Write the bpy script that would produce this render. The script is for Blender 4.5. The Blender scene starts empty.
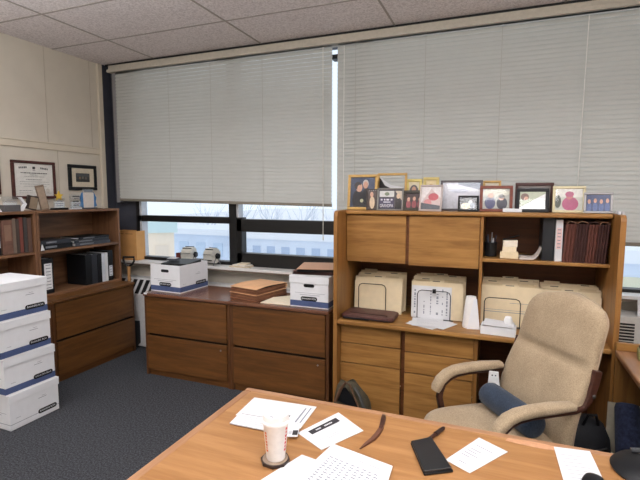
import bpy, math, random
from mathutils import Vector, Matrix, Euler
random.seed(7)
PI = math.pi
S = bpy.context.scene
C = S.collection
R = math.radians

# ------------------------------------------------------------------ camera
cam = bpy.data.cameras.new('camera'); cam_o = bpy.data.objects.new('camera', cam); C.objects.link(cam_o)
cam.sensor_width = 36; cam.lens = 36 * 454 / 640; cam.clip_start = .02; cam.clip_end = 500
yaw, pitch, roll = R(21.65), R(5.7), R(.1)
f0 = Vector((-math.sin(yaw), math.cos(yaw), 0)); r0 = Vector((math.cos(yaw), math.sin(yaw), 0)); up = Vector((0, 0, 1))
fw = math.cos(pitch) * f0 - math.sin(pitch) * up; u1 = math.cos(pitch) * up + math.sin(pitch) * f0
rr = math.cos(roll) * r0 + math.sin(roll) * u1; uu = -math.sin(roll) * r0 + math.cos(roll) * u1
m = Matrix((rr, uu, -fw)).transposed().to_4x4(); m.translation = (0, 0, 1.65)
cam_o.matrix_world = m
S.camera = cam_o

# ------------------------------------------------------------------ world, lights, exposure
S.view_settings.view_transform = 'Standard'; S.view_settings.look = 'None'
S.view_settings.gamma = 1; S.view_settings.use_curve_mapping = False
S.view_settings.exposure = -0.22
w = bpy.data.worlds.new('overcast_sky'); S.world = w; w.use_nodes = True
bg = w.node_tree.nodes['Background']; bg.inputs[0].default_value = (.86, .93, 1, 1); bg.inputs[1].default_value = 1.45

def area(name, loc, sx, sy, power, color=(.965, .985, 1), rx=0):
    l = bpy.data.lights.new(name, 'AREA'); l.shape = 'RECTANGLE'; l.size = sx; l.size_y = sy
    l.energy = power; l.color = color
    o = bpy.data.objects.new(name, l); C.objects.link(o); o.location = loc; o.rotation_euler = (rx, 0, 0)
    return o
# fluorescent troffers set in the ceiling grid, and added fill lamps brightening the ceiling
for x, y, p in ((-2.76, 1.68, 22), (-.25, 1.68, 12), (1.6, 1.68, 16), (-2.76, -.9, 16), (-.25, -.9, 20), (1.6, -.9, 14)):
    area('ceiling_troffer_light', (x, y, 3.035), 1.2, .58, p)
for x, y, p in ((-2.76, 1.1, 46), (-.25, 1.1, 70), (-2.76, -.9, 50), (-.25, -.9, 66), (1.6, .1, 76)):
    area('added_ceiling_fill', (x, y, 2.45), 1.2, .3, p, rx=PI)

# ------------------------------------------------------------------ materials
def lin(c):
    c = c / 255
    return c / 12.92 if c <= .04045 else ((c + .055) / 1.055) ** 2.4
def rgba(c): return (lin(c[0]), lin(c[1]), lin(c[2]), 1)
_cache = {}
def base(name):
    mt = bpy.data.materials.new(name); mt.use_nodes = True
    nt = mt.node_tree; b = nt.nodes['Principled BSDF']
    return mt, nt, b
def col(c, rough=.55, metal=0, var=.06, scale=40, bump=0, name=None, spec=.5):
    key = (tuple(c), rough, metal, var, scale, bump, spec)
    if key in _cache: return _cache[key]
    mt, nt, b = base(name or 'paint_%d_%d_%d' % tuple(c))
    b.inputs['Roughness'].default_value = rough; b.inputs['Metallic'].default_value = metal
    b.inputs['Specular IOR Level'].default_value = spec
    tc = nt.nodes.new('ShaderNodeTexCoord'); n = nt.nodes.new('ShaderNodeTexNoise')
    n.inputs['Scale'].default_value = scale; n.inputs['Detail'].default_value = 3
    nt.links.new(tc.outputs['Object'], n.inputs['Vector'])
    rp = nt.nodes.new('ShaderNodeValToRGB'); q = rgba(c)
    rp.color_ramp.elements[0].color = tuple(v * (1 - var) for v in q[:3]) + (1,)
    rp.color_ramp.elements[1].color = tuple(min(1, v * (1 + var)) for v in q[:3]) + (1,)
    rp.color_ramp.elements[0].position = .3; rp.color_ramp.elements[1].position = .7
    nt.links.new(n.outputs['Fac'], rp.inputs[0]); nt.links.new(rp.outputs[0], b.inputs['Base Color'])
    if bump:
        bp = nt.nodes.new('ShaderNodeBump'); bp.inputs['Strength'].default_value = bump; bp.inputs['Distance'].default_value = .002
        nt.links.new(n.outputs['Fac'], bp.inputs['Height']); nt.links.new(bp.outputs[0], b.inputs['Normal'])
    _cache[key] = mt
    return mt
def wood(name, c1, c2, axis='x', rough=.42, spec=.4):
    mt, nt, b = base(name)
    tc = nt.nodes.new('ShaderNodeTexCoord'); mp = nt.nodes.new('ShaderNodeMapping')
    sc = {'x': (1.2, 14, 14), 'y': (14, 1.2, 14), 'z': (14, 14, 1.2)}[axis]
    mp.inputs['Scale'].default_value = sc
    nt.links.new(tc.outputs['Object'], mp.inputs['Vector'])
    n = nt.nodes.new('ShaderNodeTexNoise'); n.inputs['Scale'].default_value = 1.6; n.inputs['Detail'].default_value = 5
    n.inputs['Distortion'].default_value = .8
    nt.links.new(mp.outputs[0], n.inputs['Vector'])
    n2 = nt.nodes.new('ShaderNodeTexNoise'); n2.inputs['Scale'].default_value = 9; n2.inputs['Detail'].default_value = 4
    nt.links.new(mp.outputs[0], n2.inputs['Vector'])
    mx = nt.nodes.new('ShaderNodeMath'); mx.operation = 'MULTIPLY_ADD'; mx.inputs[1].default_value = .35
    nt.links.new(n2.outputs['Fac'], mx.inputs[0]); nt.links.new(n.outputs['Fac'], mx.inputs[2])
    rp = nt.nodes.new('ShaderNodeValToRGB')
    rp.color_ramp.elements[0].color = rgba(c1); rp.color_ramp.elements[1].color = rgba(c2)
    rp.color_ramp.elements[0].position = .5; rp.color_ramp.elements[1].position = .88
    nt.links.new(mx.outputs[0], rp.inputs[0]); nt.links.new(rp.outputs[0], b.inputs['Base Color'])
    b.inputs['Roughness'].default_value = rough; b.inputs['Specular IOR Level'].default_value = spec
    return mt
def glass_mat(name, tint=(1, 1, 1), gloss=.08):
    mt = bpy.data.materials.new(name); mt.use_nodes = True; nt = mt.node_tree
    nt.nodes.remove(nt.nodes['Principled BSDF'])
    t = nt.nodes.new('ShaderNodeBsdfTransparent'); t.inputs[0].default_value = (*tint, 1)
    g = nt.nodes.new('ShaderNodeBsdfGlossy'); g.inputs['Roughness'].default_value = .04
    mx = nt.nodes.new('ShaderNodeMixShader'); mx.inputs[0].default_value = gloss
    nt.links.new(t.outputs[0], mx.inputs[1]); nt.links.new(g.outputs[0], mx.inputs[2])
    nt.links.new(mx.outputs[0], nt.nodes['Material Output'].inputs[0])
    return mt
def carpet_mat():
    mt, nt, b = base('charcoal_carpet')
    tc = nt.nodes.new('ShaderNodeTexCoord')
    n = nt.nodes.new('ShaderNodeTexNoise'); n.inputs['Scale'].default_value = 90; n.inputs['Detail'].default_value = 4; n.inputs['Roughness'].default_value = .7
    n2 = nt.nodes.new('ShaderNodeTexNoise'); n2.inputs['Scale'].default_value = 400
    nt.links.new(tc.outputs['Object'], n.inputs['Vector']); nt.links.new(tc.outputs['Object'], n2.inputs['Vector'])
    a = nt.nodes.new('ShaderNodeMath'); a.operation = 'ADD'
    nt.links.new(n.outputs['Fac'], a.inputs[0]); nt.links.new(n2.outputs['Fac'], a.inputs[1])
    rp = nt.nodes.new('ShaderNodeValToRGB')
    rp.color_ramp.elements[0].color = rgba((38, 39, 42)); rp.color_ramp.elements[1].color = rgba((94, 96, 101))
    rp.color_ramp.elements[0].position = .7; rp.color_ramp.elements[1].position = 1.25 if False else 1.0
    hf = nt.nodes.new('ShaderNodeMath'); hf.operation = 'MULTIPLY'; hf.inputs[1].default_value = .82
    nt.links.new(a.outputs[0], hf.inputs[0]); nt.links.new(hf.outputs[0], rp.inputs[0])
    nt.links.new(rp.outputs[0], b.inputs['Base Color']); b.inputs['Roughness'].default_value = .95
    b.inputs['Specular IOR Level'].default_value = .1
    bp = nt.nodes.new('ShaderNodeBump'); bp.inputs['Strength'].default_value = .6; bp.inputs['Distance'].default_value = .004
    nt.links.new(a.outputs[0], bp.inputs['Height']); nt.links.new(bp.outputs[0], b.inputs['Normal'])
    return mt
def tile_mat():
    mt, nt, b = base('acoustic_tile')
    tc = nt.nodes.new('ShaderNodeTexCoord')
    n = nt.nodes.new('ShaderNodeTexNoise'); n.inputs['Scale'].default_value = 70; n.inputs['Detail'].default_value = 4; n.inputs['Roughness'].default_value = .75
    nt.links.new(tc.outputs['Object'], n.inputs['Vector'])
    rp = nt.nodes.new('ShaderNodeValToRGB')
    rp.color_ramp.elements[0].color = rgba((196, 187, 187)); rp.color_ramp.elements[1].color = rgba((236, 229, 229))
    rp.color_ramp.elements[0].position = .36; rp.color_ramp.elements[1].position = .58
    nt.links.new(n.outputs['Fac'], rp.inputs[0]); nt.links.new(rp.outputs[0], b.inputs['Base Color'])
    b.inputs['Roughness'].default_value = .95; b.inputs['Specular IOR Level'].default_value = .1
    bp = nt.nodes.new('ShaderNodeBump'); bp.inputs['Strength'].default_value = .5; bp.inputs['Distance'].default_value = .004
    nt.links.new(n.outputs['Fac'], bp.inputs['Height']); nt.links.new(bp.outputs[0], b.inputs['Normal'])
    return mt
def fabric(name, c1, c2, scale=160):
    mt, nt, b = base(name)
    tc = nt.nodes.new('ShaderNodeTexCoord')
    n = nt.nodes.new('ShaderNodeTexNoise'); n.inputs['Scale'].default_value = scale; n.inputs['Detail'].default_value = 3; n.inputs['Roughness'].default_value = .7
    n2 = nt.nodes.new('ShaderNodeTexNoise'); n2.inputs['Scale'].default_value = 7; n2.inputs['Detail'].default_value = 3
    nt.links.new(tc.outputs['Object'], n.inputs['Vector']); nt.links.new(tc.outputs['Object'], n2.inputs['Vector'])
    a = nt.nodes.new('ShaderNodeMath'); a.operation = 'MULTIPLY_ADD'; a.inputs[1].default_value = .45
    nt.links.new(n2.outputs['Fac'], a.inputs[0]); nt.links.new(n.outputs['Fac'], a.inputs[2])
    rp = nt.nodes.new('ShaderNodeValToRGB'); rp.color_ramp.elements[0].color = rgba(c1); rp.color_ramp.elements[1].color = rgba(c2)
    rp.color_ramp.elements[0].position = .5; rp.color_ramp.elements[1].position = .95
    nt.links.new(a.outputs[0], rp.inputs[0]); nt.links.new(rp.outputs[0], b.inputs['Base Color'])
    b.inputs['Roughness'].default_value = .95; b.inputs['Specular IOR Level'].default_value = .15
    b.inputs['Sheen Weight'].default_value = .15
    bp = nt.nodes.new('ShaderNodeBump'); bp.inputs['Strength'].default_value = .35; bp.inputs['Distance'].default_value = .002
    nt.links.new(n.outputs['Fac'], bp.inputs['Height']); nt.links.new(bp.outputs[0], b.inputs['Normal'])
    return mt

CAB = wood('cherry_laminate', (86, 54, 25), (114, 74, 36), 'x', .42)
CABV = wood('cherry_laminate_upright', (78, 48, 26), (102, 64, 35), 'z', .42)
CABT = wood('cherry_laminate_top', (98, 62, 46), (124, 84, 62), 'x', .25, .6)
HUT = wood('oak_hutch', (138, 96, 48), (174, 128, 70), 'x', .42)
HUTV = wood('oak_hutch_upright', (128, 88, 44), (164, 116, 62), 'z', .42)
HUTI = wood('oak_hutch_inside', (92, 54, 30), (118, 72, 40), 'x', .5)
DESK = wood('oak_desk', (150, 105, 62), (174, 128, 82), 'x', .36)
DESKE = wood('oak_desk_edge', (150, 108, 76), (174, 132, 98), 'x', .4)
DESKY = wood('oak_desk_edge_side', (150, 108, 76), (174, 132, 98), 'y', .4)
SHW = wood('walnut_bookcase', (104, 72, 50), (136, 98, 68), 'x', .5)
SHWV = wood('walnut_bookcase_upright', (102, 70, 48), (132, 94, 66), 'z', .5)
WALL = col((206, 198, 184), .8, 0, .03, 6, name='cream_wall_paint', spec=.2)
TRIM = col((208, 198, 180), .7, 0, .03, 10, name='cream_trim')
BLACK = col((13, 13, 14), .45, 0, .1, 30, name='black_frame_metal')
CHAR = col((62, 64, 74), .6, 0, .08, 12, name='dark_grey_panel')
SLAT = col((194, 196, 192), .55, 0, .02, 8, name='blind_slat_enamel')
WHITE = col((232, 234, 238), .6, 0, .02, 20, name='white_board')
PAPER = col((214, 215, 218), .8, 0, .01, 20, name='white_paper', spec=.2)
INK = col((132, 136, 146), .8, 0, .05, 20, name='grey_print')
DINK = col((48, 46, 50), .8, 0, .05, 20, name='dark_print')
BLUE = col((74, 90, 132), .7, 0, .08, 30, name='box_blue_band')
MANILA = col((224, 207, 174), .75, 0, .04, 20, name='manila', spec=.2)
KRAFT = col((224, 174, 130), .7, 0, .08, 12, name='kraft_brown', spec=.25)
RUST = col((104, 62, 52), .7, 0, .12, 20, name='red_rope_fibre')
RUSTD = col((74, 46, 42), .75, 0, .12, 20, name='red_rope_dark')
BLKV = col((20, 21, 24), .45, 0, .15, 30, name='black_vinyl', spec=.3)
DBLUE = fabric('navy_cloth', (38, 48, 62), (60, 72, 90), 120)
TAN = fabric('tan_upholstery', (144, 126, 102), (186, 166, 138), 170)
DWOOD = wood('dark_chair_wood', (50, 28, 22), (78, 46, 36), 'x', .35)
STEEL = col((150, 150, 152), .3, 1, .03, 20, name='steel')
CARD = col((204, 152, 92), .8, 0, .06, 10, name='cardboard')
GOLD = col((196, 158, 92), .4, .3, .12, 40, name='gold_frame')
GLASS = glass_mat('window_glass', (.97, .985, 1), .05)
PICGL = glass_mat('picture_glass', (1, 1, 1), .02)
ACRYL = glass_mat('clear_acrylic', (.93, .94, .95), .16)

# ------------------------------------------------------------------ mesh helpers
class MB:
    def __init__(s): s.v, s.f, s.mi, s.sm = [], [], [], []
    def add(s, vs, fs, mi=0, M=None, smooth=False):
        o = len(s.v)
        s.v += [tuple(M @ Vector(p)) if M else tuple(p) for p in vs]
        for f in fs: s.f.append(tuple(i + o for i in f)); s.mi.append(mi); s.sm.append(smooth)
        return s
    def box(s, x0, x1, y0, y1, z0, z1, mi=0, M=None):
        vs = [(x, y, z) for z in (z0, z1) for y in (y0, y1) for x in (x0, x1)]
        return s.add(vs, [(0, 2, 3, 1), (4, 5, 7, 6), (0, 1, 5, 4), (2, 6, 7, 3), (0, 4, 6, 2), (1, 3, 7, 5)], mi, M)
    def prism(s, poly, z0, z1, mi=0, M=None, mtop=None, smooth=False):
        n = len(poly); a = sum(poly[i][0] * poly[(i + 1) % n][1] - poly[(i + 1) % n][0] * poly[i][1] for i in range(n))
        if a < 0: poly = poly[::-1]
        vs = [(p[0], p[1], z0) for p in poly] + [(p[0], p[1], z1) for p in poly]
        s.add(vs, [tuple(range(n - 1, -1, -1))] + [(i, (i + 1) % n, n + (i + 1) % n, n + i) for i in range(n)], mi, M, smooth)
        o = len(s.v) - 2 * n
        s.f.append(tuple(range(o + n, o + 2 * n))); s.mi.append(mi if mtop is None else mtop); s.sm.append(False)
        return s
    def flat(s, poly, z=0, mi=0, M=None):
        n = len(poly); a = sum(poly[i][0] * poly[(i + 1) % n][1] - poly[(i + 1) % n][0] * poly[i][1] for i in range(n))
        if a < 0: poly = poly[::-1]
        return s.add([(p[0], p[1], z) for p in poly], [tuple(range(n))], mi, M)
    def rings(s, rs, mi=0, M=None, caps=True, closed=True, smooth=True, loop=False):
        n = len(rs[0]); vs = [p for r in rs for p in r]; fs = []
        k = len(rs)
        for i in range(k if loop else k - 1):
            i2 = (i + 1) % k
            for j in range(n if closed else n - 1):
                j2 = (j + 1) % n
                fs.append((i * n + j, i * n + j2, i2 * n + j2, i2 * n + j))
        if caps and not loop:
            fs.append(tuple(range(n - 1, -1, -1))); fs.append(tuple(range((k - 1) * n, k * n)))
        return s.add(vs, fs, mi, M, smooth)
    def lathe(s, prof, n=24, mi=0, M=None, caps=True):
        return s.rings([[(r * math.cos(2 * PI * j / n), r * math.sin(2 * PI * j / n), z) for j in range(n)] for r, z in prof], mi, M, caps)
    def cyl(s, p0, p1, r0, r1=None, n=16, mi=0, M=None):
        r1 = r0 if r1 is None else r1
        p0, p1 = Vector(p0), Vector(p1); d = (p1 - p0); L = d.length
        T = Matrix.Translation(p0) @ d.to_track_quat('Z', 'Y').to_matrix().to_4x4()
        return s.lathe([(r0, 0), (r1, L)], n, mi, (M @ T) if M else T)
    def tube(s, pts, r, n=8, mi=0, M=None, loop=False, sx=1, sy=1):
        P = [Vector(p) for p in pts]; rs = []; k = len(P); prev = None
        for i, p in enumerate(P):
            a = P[(i - 1) % k] if (i > 0 or loop) else p; b = P[(i + 1) % k] if (i < k - 1 or loop) else p
            t = (b - a).normalized()
            if prev is None:
                x = t.orthogonal().normalized()
            else:
                x = (prev - t * prev.dot(t)).normalized()
            prev = x; y = t.cross(x)
            ri = r[i] if isinstance(r, (list, tuple)) else r
            rs.append([tuple(p + x * (ri * sx * math.cos(2 * PI * j / n)) + y * (ri * sy * math.sin(2 * PI * j / n))) for j in range(n)])
        return s.rings(rs, mi, M, True, True, True, loop)
    def build(s, name, mats, parent=None, bevel=0, seg=2, sub=0, loc=(0, 0, 0), rz=0, angle=40):
        me = bpy.data.meshes.new(name); me.from_pydata(s.v, [], s.f)
        mats = mats if isinstance(mats, (list, tuple)) else [mats]
        for mt in mats: me.materials.append(mt)
        me.polygons.foreach_set('material_index', s.mi); me.polygons.foreach_set('use_smooth', s.sm)
        me.update()
        if any(s.sm): me.set_sharp_from_angle(angle=R(angle))
        o = bpy.data.objects.new(name, me); C.objects.link(o)
        o.location = loc; o.rotation_euler = (0, 0, rz)
        if parent: o.parent = parent
        if bevel:
            b = o.modifiers.new('bevel', 'BEVEL'); b.width = bevel; b.segments = seg; b.limit_method = 'ANGLE'; b.angle_limit = R(50)
        if sub:
            q = o.modifiers.new('subdivision', 'SUBSURF'); q.levels = sub; q.render_levels = sub
        return o
def T(x=0, y=0, z=0, rx=0, ry=0, rz=0):
    return Matrix.Translation((x, y, z)) @ Euler((R(rx), R(ry), R(rz))).to_matrix().to_4x4()
def tag(o, label, cat, group=None):
    o['label'] = label; o['category'] = cat
    if group: o['group'] = group
    return o
def thing(name, label, cat, loc=(0, 0, 0), rz=0, group=None):
    o = bpy.data.objects.new(name, None); C.objects.link(o); o.location = loc; o.rotation_euler = (0, 0, R(rz))
    o.empty_display_size = .05
    return tag(o, label, cat, group)
def struct(o): o['kind'] = 'structure'; return o
def dup(root, loc, rz, label, group=None):
    def cp(o, par):
        c = o.copy(); C.objects.link(c)
        if par: c.parent = par
        for ch in [q for q in kids.get(o.name, [])]: cp(ch, c)
        return c
    kids = {}
    for o in bpy.data.objects:
        if o.parent: kids.setdefault(o.parent.name, []).append(o)
    c = cp(root, None); c.location = loc; c.rotation_euler = (0, 0, R(rz)); c['label'] = label
    if group: c['group'] = group
    return c
def ell(cx, cy, rx, ry, n=14, a0=0): return [(cx + rx * math.cos(2 * PI * i / n + a0), cy + ry * math.sin(2 * PI * i / n + a0)) for i in range(n)]
def rrect(x0, x1, y0, y1, r, n=4):
    p = []
    for cx, cy, a in ((x1 - r, y0 + r, -90), (x1 - r, y1 - r, 0), (x0 + r, y1 - r, 90), (x0 + r, y0 + r, 180)):
        for i in range(n + 1):
            t = R(a + 90 * i / n); p.append((cx + r * math.cos(t), cy + r * math.sin(t)))
    return p
def text_faces(mb, s, size, M, mi, sx=1.0):
    cu = bpy.data.curves.new('lettering', 'FONT'); cu.body = s; cu.size = size; cu.align_x = 'CENTER'; cu.align_y = 'CENTER'
    o = bpy.data.objects.new('lettering', cu); C.objects.link(o)
    bpy.context.view_layer.update()
    me = bpy.data.meshes.new_from_object(o.evaluated_get(bpy.context.evaluated_depsgraph_get()))
    mb.add([(v.co.x * sx, v.co.y, v.co.z) for v in me.vertices], [tuple(p.vertices) for p in me.polygons], mi, M)
    bpy.data.objects.remove(o); bpy.data.curves.remove(cu); bpy.data.meshes.remove(me)

# ================================================================== the room
X0, X1, Y0, YB, ZC = -4.1, 2.6, -2.2, 3.98, 3.05
struct(MB().box(X0 - .1, X1 + .1, Y0 - .1, YB + .1, -.1, 0).build('floor', carpet_mat()))
struct(MB().box(X0 - .1, X1 + .1, Y0 - .1, YB + .1, ZC, ZC + .1).build('ceiling', tile_mat()))
g = MB()
for k in range(-2, 6):
    x = -.875 + 1.257 * (k - 2)
    if X0 < x < X1: g.box(x - .008, x + .008, Y0, YB, ZC - .004, ZC)
y = 3.28
while y > Y0: g.box(X0, X1, y - .008, y + .008, ZC - .003, ZC); y -= .642
struct(g.build('trim_1', col((160, 152, 146), .6, 0, .03, 20, name='ceiling_tee_bar')))
struct(MB().box(X0 - .1, X0, Y0, 3.84, 0, ZC).build('wall_left', WALL))
struct(MB().box(X1, X1 + .1, Y0, YB + .1, 0, ZC).build('wall_right', WALL))
struct(MB().box(X0 - .1, X1 + .1, Y0 - .1, Y0, 0, ZC).build('wall_front', WALL))
bw = MB()
bw.box(X0 - .1, X1 + .1, 3.95, 4.08, 0, .90)
bw.box(X0 - .1, X1 + .1, 3.95, 4.08, 2.99, ZC)
struct(bw.build('wall_back', WALL))
# mouldings of the left wall
g = MB(); seam = col((186, 176, 160), .8, name='panel_seam')
g.box(X0, X0 + .012, Y0, 3.83, 2.080, 2.094); g.box(X0, X0 + .012, Y0, 3.83, 2.138, 2.152); g.box(X0, X0 + .006, Y0, 3.83, 2.094, 2.138)
struct(g.build('trim_2', TRIM, bevel=.003))
g = MB()
for yy in (3.70, 3.186, 2.70, 2.2, 1.7): g.box(X0, X0 + .002, yy - .003, yy + .003, 2.152, ZC)
for yy in (3.279, 2.4, 1.5): g.box(X0, X0 + .002, yy - .003, yy + .003, 0, 2.08)
struct(g.build('trim_3', seam))
struct(MB().box(X0 - .02, X0 + .03, 3.79, 3.845, 0, ZC).build('trim_4', TRIM, bevel=.004))
# dark corner column and the wall patch under it
struct(MB().box(X0 - .1, -3.745, 3.965, 4.06, .9, 3.0).box(X0 - .1, X0 + .02, 3.845, 3.97, .0, ZC).build('trim_5', CHAR))
struct(MB().box(-3.985, -3.935, 3.89, 3.95, 1.56, 2.99).build('trim_9', col((150, 150, 154), .35, .4, name='side_guide'), bevel=.004))
# sill
s = MB(); s.box(X0, X1, 3.80, 3.97, .905, .93, 0); s.box(X0, X1, 3.795, 3.82, .888, .905, 1)
struct(s.build('trim_6', [col((226, 224, 222), .35, 0, .02, 10, name='white_sill'), col((104, 92, 80), .6, name='sill_underside')], bevel=.003))
# window frames
def win(name, bars, pane_rect):
    o = MB()
    for b in bars: o.box(b[0], b[1], 3.94, 4.03, b[2], b[3], b[4] if len(b) > 4 else 0)
    f = struct(o.build(name, [BLACK, col((196, 200, 206), .4, name='alu_strip')], bevel=.003))
    x0, x1, z0, z1 = pane_rect
    MB().box(x0, x1, 3.985, 3.991, z0, z1).build('pane', GLASS, f)
win('window_1', [(-3.765, -3.715, .93, 3.0), (-3.715, -3.685, .93, 3.0, 1), (-3.74, -2.54, 1.354, 1.420), (-3.74, -2.54, .93, .965), (-2.56, -2.47, .93, 3.0), (-2.47, -2.445, 1.42, 3.0, 1),
                 (-3.74, -2.54, 2.96, 3.0)], (-3.73, -2.5, .94, 3.0))
win('window_2', [(-2.47, -2.41, .93, 1.42), (-2.47, -1.30, 1.278, 1.404), (-2.47, -1.30, .93, 1.062), (-1.36, -1.30, .93, 1.416), (-1.46, -1.34, 2.855, 2.895), (-2.47, -1.3, 2.96, 3.0)], (-2.5, -1.3, .94, 3.0))
win('window_3', [(-1.2, -1.12, .93, 3.0), (-1.2, 2.6, .93, .955), (-1.2, 2.6, 2.96, 3.0)], (-1.3, 2.6, .94, 3.0))
# valance strip above the blinds
v = MB(); v.box(-4.0, X1, 3.86, 3.95, 2.985, 3.03); v.box(-4.0, X1, 3.835, 3.95, 2.955, 2.985)
struct(v.build('trim_7', col((190, 182, 168), .6, name='valance_enamel'), bevel=.004))
struct(MB().box(-4.05, X1, 3.87, 3.95, 3.03, 3.05).build('trim_8', BLACK))

# convector below the sill
cv = thing('convector_heater', 'white convector heater with slotted sloping top along the window wall', 'heater', (-3.98, 3.72, 0))
prof = [(.0, .02), (.0, .58), (.11, .74), (.225, .74), (.225, .02)]
L = 4.55
b = MB(); b.rings([[(x, p[0], p[1]) for p in prof] for x in (0, L)], smooth=False)
b.build('casing', col((206, 206, 206), .5, name='heater_enamel'), cv)
b = MB(); ang = math.degrees(math.atan2(.16, .11))
for i in range(100):
    x = .10 + i * .085
    if x > L - .1: break
    b.box(x, x + .050, .006, .17, -.0004, .002, M=T(0, .003, .585, ang))
b.build('grille_slots', BLACK, cv)

cv = thing('vent_heater', 'white heater with dark horizontal louvers behind the return desk, far right', 'heater', (.72, 3.70, 0))
MB().box(0, 1.3, 0, .22, 0, .80).build('casing', col((214, 212, 208), .5, name='heater_enamel_pale'), cv, .004)
b = MB()
for i in range(8): b.box(.09, .185, -.0015, .002, .585 + i * .022, .598 + i * .022)
b.build('louver_slots', BLACK, cv)

# ------------------------------------------------------------------ blinds
def blind(label, x0, x1, ztop, zb0, zb1, cords):
    t = thing('venetian_blind', label, 'blind', (x0, 3.885, 0), 0, 'venetian blinds on the window wall'); Wd = x1 - x0
    MB().box(0, Wd, -.022, .022, ztop - .04, ztop).build('headrail', SLAT, t, .003)
    b = MB(); n = int((ztop - .05 - zb0) / .0335); h = .0198; a = R(71)
    for i in range(n):
        q = (i + .8) / n
        for_x = []
        zl = ztop - .045 - q * (ztop - .045 - zb0); zr = ztop - .045 - q * (ztop - .045 - zb1)
        vs = []
        for x, z in ((0, zl), (Wd, zr)):
            for j in range(6):
                u = -1 + 2 * j / 5
                yy = u * h * math.cos(a) - .0035 * (1 - u * u); zz = z + u * h * math.sin(a)
                vs.append((x, yy, zz))
        b.add(vs, [(j, j + 6, j + 7, j + 1) for j in range(5)], 0, None, True)
    b.build('slats', SLAT, t)
    b = MB()
    for x, z in ((0, zb0), (Wd, zb1)): pass
    b.rings([[(x, yy, z + zz) for yy, zz in ((-.014, -.016), (.014, -.016), (.014, .012), (-.014, .012))] for x, z in ((0, zb0), (Wd, zb1))], smooth=False)
    b.build('bottom_rail', col((132, 126, 114), .5, name='blind_rail'), t, .002)
    for cx in cords:
        z = zb0 + (zb1 - zb0) * cx / Wd
        MB().box(cx - .0016, cx + .0016, -.0185, -.0172, z, ztop - .03).build('ladder_cord', col((172, 170, 162), .8, name='ladder_tape'), t)
    return t
bl = blind('left venetian blind, shorter, lowered above the open window strip', -3.925, -1.428, 2.995, 1.594, 1.556, (.715, 1.228, 1.805))
MB().cyl((2.42, -.03, 2.94), (2.425, -.03, 1.27), .004, n=8).lathe([(.003, 0), (.007, .005), (.007, .03), (.003, .035)], 8, M=T(2.425, -.03, 1.235)).build('pull_cord', col((224, 222, 214), .4, name='cord_white'), bl)
br = blind('right venetian blind, wider and longer, hanging behind the hutch', -1.378, 2.4, 2.995, 1.298, 1.298, (.17, .764, 1.34, 2.95))
MB().cyl((1.914, -.03, 2.93), (1.90, -.03, 1.62), .0035, n=8).build('tilt_wand', col((232, 232, 228), .3, name='wand_clear'), br)
MB().cyl((.07, -.03, 2.93), (.07, -.03, 1.6), .0035, n=8).build('pull_cord', col((232, 232, 228), .3, name='wand_clear'), br)

# ================================================================== outside
struct(MB().box(-160, 120, 4.5, 320, -9.2, -9).build('ground', col((236, 238, 244), .9, 0, .03, .2, name='snow_ground')))
def building(label, loc, rz, wd, d, h, wall, roof, winc, nx, nz):
    t = thing('building', label, 'building', loc, rz, 'buildings beyond the window')
    MB().box(0, wd, 0, d, 0, h).build('wall', wall, t)
    MB().box(-.2, wd + .2, -.2, d + .2, h, h + .6).build('roof', roof, t)
    for i in range(nx):
        for k in range(nz):
            MB().box((i + .25) * wd / nx, (i + .78) * wd / nx, -.05, .02, (k + .3) * h / nz, (k + .75) * h / nz).build('window', winc, t)
beige = col((244, 228, 208), .9, 0, .03, .5, name='beige_masonry'); bluew = col((212, 224, 240), .8, 0, .05, .3, name='blue_cladding')
building('beige building outside the left window', (-22.7, 16.5, -9), 39.5, 7, 6, 8.5, beige, col((206, 226, 226), .8, name='green_roof'), col((234, 218, 200), .6, name='pale_window'), 5, 3)
building('long pale blue building outside behind the beige one', (-48, 40, -9), 0, 26, 6, 6.4, bluew, col((236, 240, 246), .8, name='snow_roof'), col((194, 212, 232), .6, name='blue_window'), 12, 2)
building('low blue building outside the middle window', (-20.8, 33, -9), 0, 12, 8, 7.0, col((218, 228, 242), .8, 0, .06, .4, name='ice_blue_cladding'), col((236, 240, 246), .8, name='snow_roof2'), col((178, 196, 222), .6, name='white_window'), 9, 3)
building('low blue building outside the right window', (2.5, 24, -9), 0, 12, 8, 7.6, bluew, col((236, 240, 246), .8, name='snow_roof3'), col((214, 214, 190), .6, name='tan_window'), 6, 3)
def bare_tree(label, x, y, h):
    t = thing('bare_tree', label, 'tree', (x, y, -9), random.uniform(0, 360), 'bare trees beyond the window')
    mt = col((204, 211, 224), .9, 0, .05, 1, name='frosted_bark')
    MB().cyl((0, 0, 0), (0, 0, h * .6), .16, .09, 8).build('trunk', mt, t)
    b = MB()
    for i in range(16):
        a = random.uniform(0, 2 * PI); z = h * random.uniform(.3, .6); r = h * random.uniform(.2, .38)
        p1 = Vector((r * .6 * math.cos(a), r * .6 * math.sin(a), z + h * .2)); p2 = Vector((r * math.cos(a + .3), r * math.sin(a + .3), z + h * .4))
        b.tube([(0, 0, z), p1, p2], [.07, .045, .02], 5)
        b.tube([p1, p1 + Vector((r * .3 * math.cos(a - .8), r * .3 * math.sin(a - .8), h * .2))], [.035, .015], 5)
    b.build('branches', mt, t)
for i, (x, y, h, l) in enumerate(((-16.6, 25, 6.8, 'frosted bare tree outside, leftmost in the middle window'), (-11.2, 25, 6.8, 'frosted bare tree outside, right part of the middle window'), (-50, 70, 9.6, 'distant bare tree outside, above the beige building'), (-43, 70, 9.9, 'distant bare tree outside, right of the beige building'), (-37, 70, 9.4, 'distant bare tree outside by the window mullion'), (-31, 70, 9.7, 'distant bare tree outside, above the middle window frame'), (-25, 70, 9.9, 'distant bare tree outside, beside the gap between blinds'))):
    bare_tree(l, x, y, h)

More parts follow.
